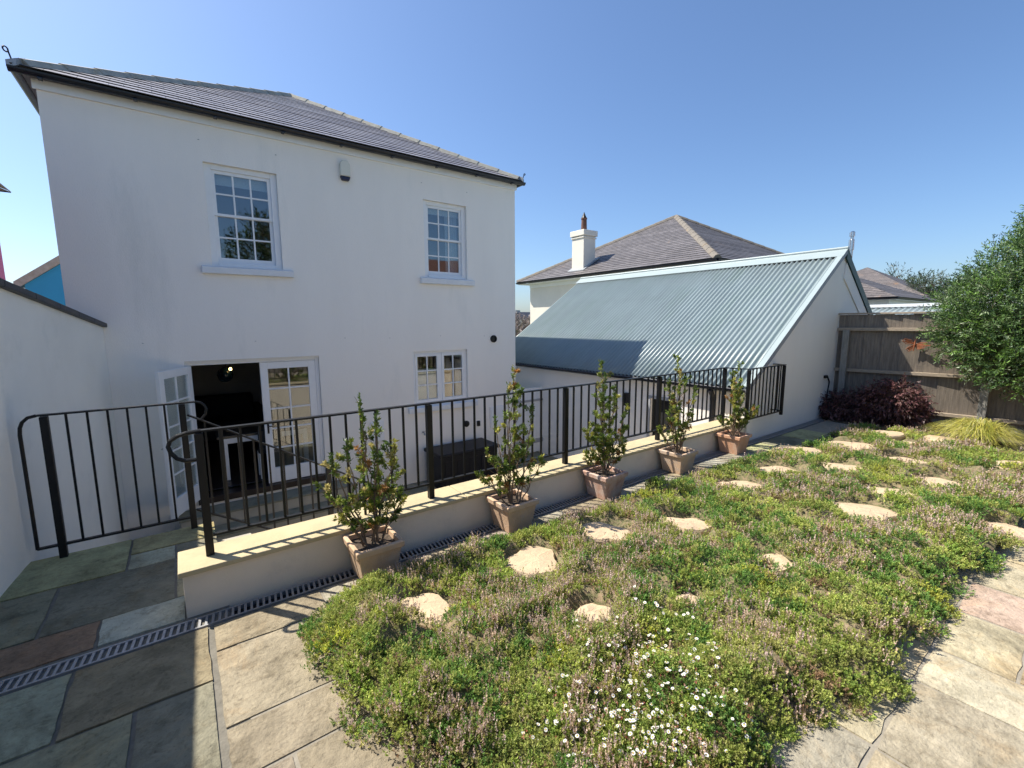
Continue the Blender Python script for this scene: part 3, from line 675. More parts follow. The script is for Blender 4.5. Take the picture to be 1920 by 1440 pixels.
# left railing on the landing edge with the descending handrail
LY = 4.665
l2 = thing('metal_railing', 'short black metal railing with curved corners beside the tall garden wall', 'railing', (-.45, LY, 0))
for x in (-.852, -.03): MB().box(x-.023, x+.023, LY-.023, LY+.023, -.003, RT-.012).build('post', M['black'], l2, .003)
tr = MB().tube([(-.985, LY, .10), (-.985, LY, .98), (-.980, LY, 1.03), (-.965, LY, 1.07), (-.935, LY, 1.10), (-.89, LY, RT)], .012, 8)
tr.beam((-.89, LY, RT), (.06, LY, RT), .044, .012)
tr.tube([(.06, LY, RT), (.10, LY, 1.10), (.125, LY, 1.075), (.138, LY, 1.04), (.13, LY, .995), (.10, LY, .955)], .011, 8).build('top_rail', M['black'], l2)
MB().box(-.985, -.03, LY-.016, LY+.016, .095, .110).build('bottom_rail', M['black'], l2)
for k in range(1, 7): bar(-.852+.822*k/7, LY, .11, RT-.008, l2)
hr = thing('stair_railing', 'black metal handrail sloping down the steps behind the low wall', 'handrail', (1, LY, -.5))
s_ = -.62; za = 1.005
MB().beam((0, LY, za), (1.9, LY, za+s_*1.9), .044, .012).build('top_rail', M['black'], hr); MB().beam((0, LY, .16), (1.9, LY, .16+s_*1.9), .03, .013).build('bottom_rail', M['black'], hr)
for x in (1.11, 1.9): MB().box(x-.023, x+.023, LY-.023, LY+.023, GT, za+s_*x-.006).build('post', M['black'], hr, .003)
for k in range(1, 16):
    x = .118*k
    if abs(x-1.11) > .05 and x < 1.88: bar(x, LY, .165+s_*x, za+s_*x-.006, hr)

# ================================================================ GARAGE
gar = thing('garage', 'white garage with a blue green corrugated metal roof beside the house', 'garage', (9.97, 6.5, GT))
GAX, GAZ, SLP = 9.97, 3.05, .667; EXl, EXr = 6.60, 13.34
def gz(x): return GAZ-abs(x-GAX)*SLP
yf0, yb0 = 3.165, 9.95
wl = .92   # underside offset
MB().prism([(6.70, 3.19, GT-.1), (13.2, 3.19, GT-.1), (13.2, 3.19, gz(13.2)-.1), (GAX, 3.19, GAZ-.1), (6.70, 3.19, gz(6.70)-.1)], (0, .25, 0)).build('gable_wall', M['stucco'], gar)
MB().box(6.70, 6.90, 3.442, 4.36, GT-.1, gz(6.70)-.12).box(6.70, 6.90, 4.36, 4.90, .42, gz(6.70)-.12).box(6.70, 6.90, 4.90, 9.9, GT-.1, gz(6.70)-.12).build('side_wall', M['stucco'], gar)
MB().box(13.0, 13.2, 3.442, 9.9, GT-.1, gz(13.2)-.12).build('side_wall', M['stucco'], gar)
MB().prism([(6.70, 9.902, GT-.1), (13.2, 9.902, GT-.1), (13.2, 9.902, gz(13.2)-.11), (GAX, 9.902, GAZ-.11), (6.70, 9.902, gz(6.70)-.11)], (0, .2, 0)).build('rear_gable', M['stucco'], gar)
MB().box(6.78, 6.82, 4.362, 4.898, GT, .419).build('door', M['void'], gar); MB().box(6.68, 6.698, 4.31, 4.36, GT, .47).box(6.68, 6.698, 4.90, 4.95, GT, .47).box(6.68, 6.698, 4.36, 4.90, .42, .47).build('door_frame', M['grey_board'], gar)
MB().box(6.60, 6.698, 5.37, 5.46, .22, .46).build('wall_lamp', M['black'], gar, .01)
# corrugated sheets
def corr(xa, xb, y0, y1, zf, wl=.105, amp=.014, res=8):
    q = MB(); n = int((y1-y0)/wl*res)
    xs_ = [xa+(xb-xa)*i/3 for i in range(4)]; nx, nz = (zf(xa)-zf(xb)), (xb-xa); ln = math.hypot(nx, nz); nx, nz = nx/ln, nz/ln
    if nz < 0: nx, nz = -nx, -nz
    for i in range(n+1):
        y = y0+(y1-y0)*i/n; a_ = amp*math.cos((y-y0)/wl*2*PI)
        for x in xs_: q.v.append((x+nx*a_, y, zf(x)+nz*a_))
    for i in range(n):
        for k in range(3): q.f.append((i*4+k, i*4+k+1, (i+1)*4+k+1, (i+1)*4+k))
    return q
corr(EXl, GAX, yf0, yb0, gz, .092, .021).build('corrugated_roof', M['tin'], gar, smooth=True, solid=.004)
corr(GAX, EXr, yf0, yb0, gz, .092, .021).build('corrugated_roof', M['tin'], gar, smooth=True, solid=.004)
# ridge cap and verge flashings
rc = MB()
for sg in (-1, 1):
    P = [(GAX, GAZ+.04), (GAX+sg*.22, GAZ+.034-.22*SLP)]
    rc.prism([(P[0][0], yf0-.02, P[0][1]), (P[1][0], yf0-.02, P[1][1]), (P[1][0], yf0-.02, P[1][1]-.006), (P[0][0], yf0-.02, P[0][1]-.006)], (0, yb0-yf0+.04, 0))
rc.tube([(GAX, yf0-.02, GAZ+.045), (GAX, yb0+.02, GAZ+.045)], .028, 10).build('ridge_cap', M['tincap'], gar)
vf = MB()
for sg, xe in ((-1, EXl), (1, EXr)):
    for yy, w in ((yf0-.012, .085),):
        a = Vector((GAX, yy, gz(GAX)+.024)); b = Vector((xe, yy, gz(xe)+.024))
        vf.prism([a, b, b+Vector((0, 0, .006)), a+Vector((0, 0, .006))], (0, w, 0)); 
vf.build('verge_flashing', M['tincap'], gar)
vb = MB()
a = Vector((GAX, yf0-.014, gz(GAX)+.022)); b = Vector((EXl, yf0-.014, gz(EXl)+.022)); vb.prism([a, b, b-Vector((0, 0, .085)), a-Vector((0, 0, .085))], (0, .02, 0))
vb.build('bargeboard', M['grey_board'], gar)
a = Vector((GAX, yf0-.015, gz(GAX)+.022)); b = Vector((EXr, yf0-.015, gz(EXr)+.022)); MB().prism([a, b, b-Vector((0, 0, .17)), a-Vector((0, 0, .17))], (0, .025, 0)).build('bargeboard', M['dkgreen'], gar)
MB().prism([(GAX+.08, 3.170, GAZ-.22), (EXr-.3, 3.170, gz(EXr-.3)-.17), (EXr-.3, 3.170, gz(EXr-.3)-.40), (GAX+.02, 3.170, GAZ-.5)], (0, .018, 0)).build('frieze_board', M['stucco'], gar)
sfm = MB()
for sg, xe in ((-1, EXl), (1, EXr)):
    a = Vector((GAX, yf0+.012, gz(GAX)-.03)); b = Vector((xe, yf0+.012, gz(xe)-.03)); sfm.prism([a, b, b-Vector((0, 0, .03)), a-Vector((0, 0, .03))], (0, yb0-yf0-.03, 0))
sfm.build('roof_boards', M['sofit'], gar)
gg = half_gutter((EXl-.03, yb0, gz(EXl)-.02), (EXl-.03, yf0, gz(EXl)-.02), .055); gg.build('gutter', M['gutter'], gar)
MB().box(6.66, 6.69, yf0+.05, yb0, gz(6.66)-.15, gz(6.66)-.05).build('fascia', M['whitep'], gar)
MB().tube([(EXl-.03, 3.72, gz(EXl)-.08), (6.64, 3.72, .62), (6.65, 3.72, .5), (6.65, 3.72, GT)], .04, 10).build('downpipe', M['gutter'], gar)
p = ypt(1549, 705, 3.19); MB().tube([(9.50, 3.18, p.z), (9.60, 3.175, p.z), (9.72, 3.175, p.z-.12), (9.66, 3.175, .4), (9.70, 3.17, .02)], .012, 6).box(9.46, 9.56, 3.155, 3.188, p.z-.03, p.z+.02).build('cable', M['black'], gar)
fl = MB(); fl.lathe((10.6, 3.30, 2.5), [(.036, 0), (.036, .62), (.048, .63), (.048, .82), (.03, .83), (.03, .88), (.046, .885), (.046, .96), (.02, .98)], 16).build('flue', M['steel'], gar, smooth=False)
# gate between house and garage
gt = thing('garden_gate', 'white boarded gate with ledges between the house corner and the garage', 'gate', (6.4, 7.9, GT))
bd = MB()
for i in range(9): bd.box(5.88+.09*i, 5.88+.09*i+.085, 7.88, 7.90, GT+.06, .30)
bd.build('boards', M['whitep'], gt, .004); MB().box(5.88, 6.69, 7.86, 7.879, -.02, .03).build('ledge', M['grey_board'], gt); MB().box(5.88, 6.69, 7.86, 7.879, -1.0, -.9).build('ledge', M['grey_board'], gt)

# ================================================================ NEIGHBOUR HOUSES
def hip_house(name, label, cat, E, ez, ap, wallm, slm, z0, over=.35, gut=True, caps=True, hipm='hip'):
    """E: four eave corners (xy), ap: apex list (1 point, pyramid)"""
    t = thing(name, label, cat, (sum(e[0] for e in E)/4, sum(e[1] for e in E)/4, z0)); c = ROOT[t]
    x0, x1 = min(e[0] for e in E)+over, max(e[0] for e in E)-over; y0, y1 = min(e[1] for e in E)+over, max(e[1] for e in E)-over
    MB().box(x0, x1, y0, y1, z0, ez-.15).build('wall', wallm, t)
    MB().box(x0-.02, x1+.02, y0-.02, y1+.02, ez-.30, ez-.13).box(x0-over+.05, x1+over-.05, y0-over+.05, y1+over-.05, ez-.129, ez-.10).build('soffit', M['whitep'], t)
    mb = MB(); uv = []; n = len(E)
    A3 = [Vector((e[0], e[1], ez)) for e in E]
    for i in range(n):
        A, B = A3[i], A3[(i+1) % n]
        T = [Vector(p) for p in ap]
        if len(T) == 1: slate_face(mb, uv, A, B, T[0], T[0], .2, .016)
        else:
            ta = min(T, key=lambda p: (p-A).length); tb_ = min(T, key=lambda p: (p-B).length); slate_face(mb, uv, A, B, ta, tb_, .2, .016)
    mb.build('roof', slm, t, uv=uv)
    if caps:
        mb = MB()
        for A in A3: hipcaps(mb, A+Vector((0, 0, .02)), min((Vector(p) for p in ap), key=lambda p: (p-A).length)+Vector((0, 0, .02)), .5, .14, .07)
        if len(ap) == 2: hipcaps(mb, Vector(ap[0])+Vector((0, 0, .02)), Vector(ap[1])+Vector((0, 0, .02)), .5, .14, .07)
        mb.build('hip_tiles', M[hipm], t)
    if gut:
        q = MB(); A = A3
        for i in range(n):
            h = half_gutter(A[i]+Vector((0, 0, -.03)), A[(i+1) % n]+Vector((0, 0, -.03)), .07); q.add(h.v, h.f)
        q.build('gutter', M['gutter'], t)
    return t
ch_ = hip_house('house', 'cream rendered house with chimney and grey slate hip roof behind the garage', 'house', [(13.865, 18.35), (13.865, 7.85), (24.4, 7.85), (24.4, 18.35)], 3.78, [(19.2, 13.0, 6.66)], M['cream'], M['slate2'], GT-.2, .48, hipm='hip_dark')
cx_, cy_ = 14.75, 14.6
MB().box(cx_-.36, cx_+.36, cy_-.36, cy_+.36, 3.9, 5.50).build('chimney', M['cream'], ch_, .01); MB().box(cx_-.43, cx_+.43, cy_-.43, cy_+.43, 5.501, 5.74).box(cx_-.40, cx_+.40, cy_-.40, cy_+.40, 5.40, 5.46).build('chimney_cap', M['cream'], ch_, .02)
MB().lathe((cx_, cy_, 5.741), [(.15, 0), (.13, .05), (.115, .50), (.135, .52), (.135, .57)], 16).build('chimney_pot', M['brick'], ch_, smooth=False); MB().lathe((cx_, cy_, 6.312), [(.12, 0), (.08, .08), (.02, .22), (.01, .25)], 10).build('chimney_cowl', M['black'], ch_)
MB().prism([(cx_-.5, cy_-.5, 3.98), (cx_-.5, cy_+.5, 3.98), (cx_+.5, cy_+.5, 4.58), (cx_+.5, cy_-.5, 4.58)], (0, 0, .05)).build('lead_saddle', M['lead'], ch_)
# low houses far right
def at(u, v, dist):   # point along the pixel's ray at horizontal distance
    d = ray(u, v); k = dist/math.hypot(d.x, d.y); return Vector((d.x*k, d.y*k, CAMZ+d.z*k))
c = at(1683, 556, 27); z_ = c.z
hip_house('house', 'grey white bungalow with brown slate hip roof beyond the fence', 'house', [(c.x, c.y+9), (c.x, c.y), (c.x+8, c.y), (c.x+8, c.y+9)], z_, [(c.x+4, c.y+4.5, z_+2.0)], M['stucco'], M['slate3'], GT-.2, .4, caps=False)
c2 = at(1740, 556, 38); z2 = c2.z
hip_house('house', 'far house whose roof peak is orange with lichen beyond the bungalow', 'house', [(c2.x, c2.y+9), (c2.x, c2.y), (c2.x+9, c2.y), (c2.x+9, c2.y+9)], z2, [(c2.x+4.5, c2.y+4.5, z2+2.5)], M['stucco'], M['slate3'], GT-.2, .4, caps=False)
ob = thing('outbuilding', 'low outbuilding with a pale corrugated roof seen just above the fence', 'outbuilding', (18.5, 3, GT))
oz = 2.15
def oz_f(x): return 1.62+(x-16.3)*.25
corr(16.3, 18.6, -.5, 6.3, oz_f, .15, .02).build('corrugated_roof', M['tin'], ob, smooth=True, solid=.004)
MB().box(16.5, 20, -.3, 6.1, GT-.2, 1.58).build('wall', M['stucco'], ob)
MB().box(18.5, 18.65, -.5, 6.3, 2.21, 2.30).build('ridge_cap', M['whitep'], ob)
# left: blue gable house, purple house
bh = thing('house', 'bright blue gabled house with a grey roof edge peeping over the garden wall', 'house', (1, 17, GT))
bxl = ypt(25, 528, 14.).x
bz0 = ypt(25, 528, 14.).z; bz1 = ypt(112, 478, 14.).z; bx1 = ypt(112, 478, 14.).x; bs = (bz1-bz0)/(bx1-bxl)
ax = .6; az_ = bz0+bs*(ax-bxl)
MB().prism([(bxl+.15, 14.05, GT-.2), (2*ax-bxl-.15, 14.05, GT-.2), (2*ax-bxl-.15, 14.05, bz0-.05), (ax, 14.05, az_-.2), (bxl+.15, 14.05, bz0-.05)], (0, 7, 0)).build('wall', M['blue'], bh)
for sg in (-1, 1):
    xe = ax+sg*(ax-bxl)
    MB().prism([(ax, 13.98, az_), (xe, 13.98, bz0), (xe, 13.98, bz0-.17), (ax, 13.98, az_-.17)], (0, .06, 0)).build('bargeboard', M['hip'], bh)
    MB().prism([(ax, 14.045, az_+.0), (xe, 14.045, bz0), (xe, 14.045, bz0-.08), (ax, 14.045, az_-.08)], (0, 7.1, 0)).build('roof', M['slate3'], bh)
ph = thing('house', 'purple rendered house at the far left edge behind the garden wall', 'house', (-4.5, 7.7, GT))
pp = ypt(7, 500, 10.2); pe = ypt(20, 368, 10.35)
MB().box(-7, pp.x, 5.2, 10.2, GT-.2, pe.z+.05).build('wall', M['purple'], ph)
ez2 = pe.z+.06
mb = MB(); uv = []; E = [Vector(p) for p in ((-7.3, 4.9, ez2), (pe.x, 4.9, ez2), (pe.x, 10.4, ez2), (-7.3, 10.4, ez2))]; ap_ = Vector((-4.6, 7.7, ez2+1.0))
for i in range(4): slate_face(mb, uv, E[i], E[(i+1) % 4], ap_, ap_)
mb.build('roof', M['slate3'], ph, uv=uv)

# ================================================================ FENCE (right)
FK = .12
def fx(y): return 9.95+FK*(3.2-y)
fd = Vector((FK, -1, 0)).normalized(); fn = Vector((-1, -FK, 0)).normalized()     # fn: towards the garden
def fp(s, off=0., z=0.): b = Vector((9.95, 3.18, 0))+fd*s+fn*off; return Vector((b.x, b.y, z))
fc = thing('wooden_fence', 'weathered timber board fence between the garage gable and the bushy tree', 'fence', (10.6, 1.9, 0))
s = 0.; fh = 1.88; k = 0
while s < 4.6:
    w = .125+.012*random.random(); q = MB(); t1, t2 = .022, .008; g_ = .0+.012*(k % 2)
    A, B = fp(s, -.03+g_), fp(s+w+.012, -.03+g_)
    dz = random.uniform(-.006, .006)
    o = [A, A+fn*t1, B+fn*t2, B]
    q.add([Vector((p.x, p.y, .12)) for p in o]+[Vector((p.x, p.y, fh+dz)) for p in o], [(0, 1, 2, 3), (7, 6, 5, 4), (0, 4, 5, 1), (1, 5, 6, 2), (2, 6, 7, 3), (3, 7, 4, 0)])
    q.build('board', M['fence'], fc); s += w; k += 1
for zz in (1.62, .87, .22): MB().beam(fp(0, .025, zz), fp(4.6, .025, zz), .07, .055).build('rail', M['rail'], fc, .004)
MB().beam(fp(-.02, -.01, fh+.022), fp(4.6, -.01, fh+.022), .085, .03).build('capping', M['rail'], fc, .004)
MB().beam(fp(0, .0, .03), fp(4.6, .0, .03), .03, .17).build('gravel_board', M['fpost'], fc)
ps = (Vector((10.19, 1.21, 0))-Vector((9.95, 3.18, 0))).dot(fd)
for s in (.14, ps): MB().beam(fp(s, .062, -.2), fp(s, .062, 1.60), .10, .10, fn).build('post', M['fpost'], fc, .006)
# rusty butterfly ornament on the fence
bf = thing('butterfly_ornament', 'rusty metal butterfly wall ornament hung on the timber fence', 'ornament', fp(1.20, .03, 1.36))
fs = 1.10; bc = fp(fs, .045, 1.36)
def fpl(u, w, o=0.): return bc+fd*u*.8+Vector((0, 0, w*.8))+fn*o
for pts, nm in ((((0, .02), (-.06, .10), (-.16, .13), (-.2, .08), (-.13, .02)), 'wing'), (((0, 0), (-.07, -.02), (-.13, -.09), (-.09, -.14), (-.02, -.10)), 'wing'),
                (((.01, .01), (.09, .05), (.22, .05), (.26, .0), (.15, -.02)), 'wing'), (((.01, -.01), (.07, -.02), (.16, -.05), (.13, -.09), (.04, -.08)), 'wing')):
    q = MB(); ring = [fpl(u, w, .01+abs(u)*.25) for u, w in pts]; q.tube(ring+[ring[0]], .006, 6)
    ctr = sum(ring, Vector())/len(ring)
    for r_ in ring[1:]: q.tube([ring[0], r_], .004, 5)
    q.prism([ring[0].lerp(ctr, .2), *[r_.lerp(ctr, .35) for r_ in ring[1:]]], fn*.003); q.build(nm, M['rust'], bf)
MB().tube([fpl(0, .09, .02), fpl(0, 0, .03), fpl(-.01, -.13, .02)], [.008, .014, .005], 8).tube([fpl(0, .09, .02), fpl(-.03, .15, .03)], .003, 5).tube([fpl(0, .09, .02), fpl(.03, .15, .03)], .003, 5).build('body', M['rust'], bf)
# fence and planting behind the camera, mirrored in the window glass
b2 = thing('wooden_fence', 'timber fence closing the garden behind the viewer', 'fence', (4, -3.4, 0))
q = MB()
for i in range(90): q.box(-1.8+.13*i, -1.8+.13*i+.124, -3.4, -3.38+.006*(i % 2), -.05, 1.75)
q.build('boards', M['fence'], b2)
h2 = thing('house', 'house with a terracotta roof behind the viewer', 'house', (14, -15, 0))
MB().box(9.5, 18, -19, -12, -.3, 4.4).build('wall', M['cream'], h2); MB().prism([(9.2, -19.3, 4.4), (9.2, -11.7, 4.4), (9.2, -15.5, 6.5)], (9.1, 0, 0)).build('roof', M['brick'], h2)

# ================================================================ PLANTS
def segs(A, B, ra, rb, k=4):
    """batch of tapered prisms -> quads (n*k*4,3)"""
    d = unit(B-A); ref = np.tile([[0., 0, 1]], (len(A), 1)); ref[np.abs(d[:, 2]) > .9] = [1, 0, 0]
    u = unit(np.cross(d, ref)); v = np.cross(d, u); out = []
    for i in range(k):
        t0, t1 = 2*PI*i/k, 2*PI*(i+1)/k
        f0 = u*math.cos(t0)+v*math.sin(t0); f1 = u*math.cos(t1)+v*math.sin(t1)
        out.append(np.stack([A+f0*ra[:, None], A+f1*ra[:, None], B+f1*rb[:, None], B+f0*rb[:, None]], 1))
    return np.concatenate(out).reshape(-1, 3)
def pick(cols, p, n):
    cols = np.array(cols); i = RNG.choice(len(cols), n, p=np.array(p)/sum(p)); return cols[i]*(1+RNG.normal(0, .15, (n, 1)))

# ---- potted shrubs
SHR_C = [(.17, .24, .04), (.25, .30, .055), (.38, .37, .07), (.10, .16, .035), (.38, .20, .06), (.50, .43, .16)]
def potted(px, tips, label, seed, dry=.12, colour=None):
    global RNG
    RNG = np.random.default_rng(seed); rnd = random.Random(seed)
    y0 = 2.86; cx = px+.15; cy = y0+.155; t = thing('potted_shrub', label, 'potted plant', (cx, cy, 0), 'potted shrubs along the low wall')
    q = MB(); prof = [(.118, 0.001), (.148, .205), (.150, .208), (.166, .213), (.168, .252), (.160, .258), (.138, .256), (.134, .215)]
    for i, (h, z) in enumerate(prof): q.v += [(cx-h, cy-h, z), (cx+h, cy-h, z), (cx+h, cy+h, z), (cx-h, cy+h, z)]
    for i in range(len(prof)-1):
        for k in range(4): q.f.append((i*4+k, i*4+(k+1) % 4, i*4+4+(k+1) % 4, i*4+4+k))
    q.f.append((3, 2, 1, 0)); q.build('planter', colour or M['terra'], t, .008)
    q = MB(); n = 8
    for j in range(n+1):
        for i in range(n+1): q.v.append((cx-.135+.27*i/n, cy-.135+.27*j/n, .212+.012*rnd.random()))
    for j in range(n):
        for i in range(n): k = j*(n+1)+i; q.f.append((k, k+1, k+n+2, k+n+1))
    q.build('soil', M['soil'], t)
    A = []; B = []; ra = []; rb = []; tw = []   # twigs carrying leaves
    def branch(p, q_, r0, r1, n=5, wob=.02):
        pts = [p]
        for i in range(1, n+1):
            s_ = i/n; c_ = p+(q_-p)*s_+np.array([rnd.gauss(0, wob), rnd.gauss(0, wob), 0])*(1 if i < n else .3)*1.0
            c_[2] += .06*math.sin(PI*s_)*np.linalg.norm((q_-p)[:2]) ; pts.append(c_)
        for i in range(n): A.append(pts[i]); B.append(pts[i+1]); ra.append(r0+(r1-r0)*i/n); rb.append(r0+(r1-r0)*(i+1)/n)
        return pts
    for (dx, z, dens) in tips:
        b0 = np.array([cx+rnd.uniform(-.04, .04)+dx*.12, cy+rnd.uniform(-.04, .04), .21]); tip = np.array([cx+dx, cy+rnd.uniform(-.10, .10), z])
        pts = branch(b0, tip, .0075, .0025, 8, .010)
        for i in range(2, 9):
            p = pts[i]; fr = i/8
            for _ in range(3 if i < 8 else 2):
                if rnd.random() > dens*.72: continue
                a_ = rnd.uniform(0, 2*PI); L = rnd.uniform(.05, .15)*(1.15-.5*fr)
                e = p+np.array([math.cos(a_)*L*.75, math.sin(a_)*L*.75, L*rnd.uniform(.45, 1.0)])
                tp = branch(p, e, .003, .0012, 2, .004); tw.append((p, e, i/8))
        tw.append((pts[6], pts[8], 1.)); tw.append((pts[7], pts[8]+np.array([0, 0, .05]), 1.))
    npmesh('stems', segs(np.array(A), np.array(B), np.array(ra), np.array(rb)), 4, M['twig'], t)
    P = []; Dd = []; C = []
    for p, e, fr in tw:
        if rnd.random() < (dry+.12)*(1.35-fr): continue
        n = int(rnd.uniform(28, 52)); s_ = RNG.beta(2.2, 1.3, n)[:, None]*.85+.25; d = (e-p)/np.linalg.norm(e-p)
        P.append(p+(e-p)*s_+RNG.normal(0, .004, (n, 3))); Dd.append(unit(d[None]*.75+rdir(n)*.8))
        base = pick(SHR_C, (4, 4, 2.2, 3, .5+1.1*(1-fr), .7), 1)[0]
        C.append(base[None]*(1+RNG.normal(0, .2, (n, 1))))
    P = np.concatenate(P); Dd = np.concatenate(Dd); C = np.clip(np.concatenate(C), .005, 1); L = RNG.uniform(.017, .037, len(P))
    V_, C_ = leaves(P, Dd, L, L*.42, C); npmesh('foliage', V_, 4, M['leaf'], t, C_)
    return t
potted(.84, [(0., .98, .85), (-.02, 1.20, .9), (.06, 1.10, .8), (.03, .86, .8), (-.24, .84, .8), (-.30, .68, .85), (-.15, .92, .7), (.16, .90, .7), (.21, .72, .8), (.12, .62, .9), (-.20, .52, .9), (.24, .50, .5)], 'widest potted shrub, reddish twigs, in the buff pot nearest the railing loop', 3, .12,
       mat('buff_terracotta', (.58, .39, .245), .85, .14, 9, .25, 110, col2=(.55, .43, .32), c2scale=6))
potted(2.07, [(.06, 1.33, .95), (.02, 1.18, .9), (.10, 1.12, .9), (.18, 1.0, .8), (-.06, .98, .5), (-.14, .92, .6), (.05, .80, .8), (-.22, .66, .9), (-.28, .47, .9), (.22, .70, .9), (.32, .52, .8), (.10, .6, .8), (-.1, .55, .8)], 'potted shrub in front of the black storage box, twigs spreading low on both sides', 4, .15,
       mat('buff_terracotta_pot', (.58, .395, .26), .85, .14, 9, .25, 110, col2=(.52, .42, .34), c2scale=6))
potted(3.25, [(.0, 1.32, 1.), (.01, 1.2, 1.), (.04, 1.08, 1.), (-.02, 1.1, 1.), (.02, .95, .9), (.20, .96, .9), (.26, .86, .6), (-.14, .70, 1.), (-.26, .66, .9), (-.1, .60, 1.), (.16, .66, .9), (-.24, .45, .9), (.18, .46, .8)], 'middle potted shrub, a dense narrow column of leaves, in a weathered pink pot', 5, .08,
       mat('pink_terracotta', (.50, .29, .21), .85, .2, 9, .25, 110, col2=(.58, .46, .39), c2scale=9, c2pos=(.4, .65)))
potted(4.53, [(.02, 1.30, .9), (.0, 1.12, 1.), (-.10, 1.04, .9), (.16, 1.06, .7), (.22, .95, .6), (-.06, .86, .9), (-.26, .82, .6), (.08, .7, .6), (-.30, .52, .6), (.12, .48, .7), (-.14, .6, .9)], 'potted shrub before the dark garage doorway, tall thin leader, in a pale pot', 6, .18,
       mat('pale_terracotta', (.60, .415, .27), .85, .12, 9, .25, 110, col2=(.54, .44, .36), c2scale=6))
potted(5.83, [(.0, 1.18, .9), (-.14, .96, .9), (.06, 1.0, .9), (.12, .92, 1.), (-.08, .86, 1.), (.02, .75, .9), (.24, .70, .9), (.34, .56, 1.), (.38, .48, .9), (-.16, .62, .7), (-.22, .45, .6), (.2, .42, .9)], 'farthest potted shrub, squat and bushy, in an orange terracotta pot by the railing end', 8, .12,
       mat('orange_terracotta', (.60, .33, .20), .85, .12, 9, .25, 110, col2=(.58, .40, .29), c2scale=6))

# ---- lawn of thyme with stepping stones
RNG = np.random.default_rng(21)
LAWN = [(.62, 2.76), (.46, 2.62), (.39, 2.34), (.46, 1.98), (.57, 1.62), (.72, 1.2), (1.0, .85), (1.5, .66), (1.75, .66), (2.05, .72), (2.21, .62), (2.5, .47), (2.85, .50), (3.34, .47), (3.96, .50), (4.39, .42), (4.9, .30), (6, .30), (7.5, .35), (8.6, .5), (9.0, 1.1), (9.15, 1.7), (9.2, 2.25), (8.9, 2.5), (7.2, 2.46), (6.2, 2.54), (5.4, 2.66), (4.9, 2.66), (4.2, 2.72), (3.9, 2.74), (3.1, 2.72), (2.4, 2.70), (1.68, 2.76), (1.2, 2.82)]
STN = [  # px, py, half width px, label
 (798, 1146, 52, 'sandy stepping stone in the thyme closest to the pot nearest the railing loop'),
 (1000, 1056, 52, 'sandy stepping stone just in front of the pot before the storage box'),
 (1135, 1002, 50, 'twig shaded grey stepping stone in front of the weathered pink pot'),
 (1283, 986, 42, 'broad bare round stepping stone in front of the pale pot'),
 (1105, 1160, 46, 'stepping stone at the upper left edge of the white daisies'),
 (1385, 917, 42, 'stepping stone between the pale pot and the middle of the lawn, below the orange pot'),
 (1443, 1060, 40, 'single tilted sandy stone exposed in the centre of the thyme lawn'),
 (1455, 887, 42, 'flat stone in the thyme directly before the orange pot'),
 (1292, 1131, 26, 'narrow sliver of stone just above the right half of the daisies'),
 (1565, 878, 40, 'stone midway between the orange pot and the yellow grass tuft'),
 (1500, 848, 38, 'thin slab of stone at the edge of the shaded paving beside the orange pot'),
 (1598, 838, 44, 'large bright stepping stone in front of the shaded purple maple'),
 (1620, 963, 50, 'long diagonal stepping stone in the middle right of the thyme'),
 (1662, 928, 38, 'small stone just behind the long diagonal stepping stone'),
 (1700, 870, 42, 'stone in the thyme straight in front of the sunlit maple dome'),
 (1660, 815, 30, 'brown stone in shadow at the foot of the kerb under the maple'),
 (1725, 838, 30, 'stone to the left of the yellow grass tuft'),
 (1770, 826, 28, 'stone tucked against the left foot of the yellow grass tuft'),
 (1757, 909, 40, 'slender diagonal stone below the yellow grass tuft'),
 (1892, 875, 34, 'stone at the right edge just below the yellow grass tuft'),
 (1900, 908, 34, 'stone at the right edge, second below the yellow grass tuft'),
 (1888, 998, 36, 'lowest stone at the right edge, near the paved corner'),
 (1496, 988, 14, 'tiny chip of stone left of the long diagonal stepping stone'),
]
stones = []
for u, v, hw, lab in STN:
    p = gpt(u, v, .04); dep = (p-Vector((0, 0, CAMZ))).dot(Fv); rad = max(.06, min(hw/FPX*dep*1.12, .31)); stones.append((p.x, p.y, rad))
    o = thing('stepping_stone', lab, 'stepping stone', (p.x, p.y, 0), 'stepping stones in the thyme')
    n = 22; q = MB(); ph_ = [random.uniform(0, 6.3) for _ in range(3)]; rs = [rad*(1+.13*math.sin(2*2*PI*k/n+ph_[0])+.10*math.sin(3*2*PI*k/n+ph_[1])+.06*math.sin(5*2*PI*k/n+ph_[2])+random.uniform(-.05, .05)) for k in range(n)]; a0 = -YAW+random.uniform(-.35, .35)
    asp = random.uniform(.60, .80); rings = []
    for fr, z in ((1., -.03), (1.0, .046), (.93, .066), (.6, .072), (.25, .076)):
        rings.append(len(q.v))
        for k in range(n):
            t = 2*PI*k/n; x_, y_ = rs[k]*fr*math.cos(t), rs[k]*fr*asp*math.sin(t)
            q.v.append((p.x+x_*math.cos(a0)-y_*math.sin(a0), p.y+x_*math.sin(a0)+y_*math.cos(a0), z+random.uniform(-.003, .003)*(fr < 1)))
    for i in range(4):
        for k in range(n): q.f.append((rings[i]+k, rings[i]+(k+1) % n, rings[i+1]+(k+1) % n, rings[i+1]+k))
    q.f.append(tuple(rings[-1]+k for k in range(n)))
    q.build('slab', M['sand'], o, smooth=False)
STA = np.array(stones)
STF = np.array([(x_-.45*r_*x_/math.hypot(x_, y_), y_-.45*r_*y_/math.hypot(x_, y_), r_*.85) for x_, y_, r_ in stones])   # worn turf on the near side of each stone
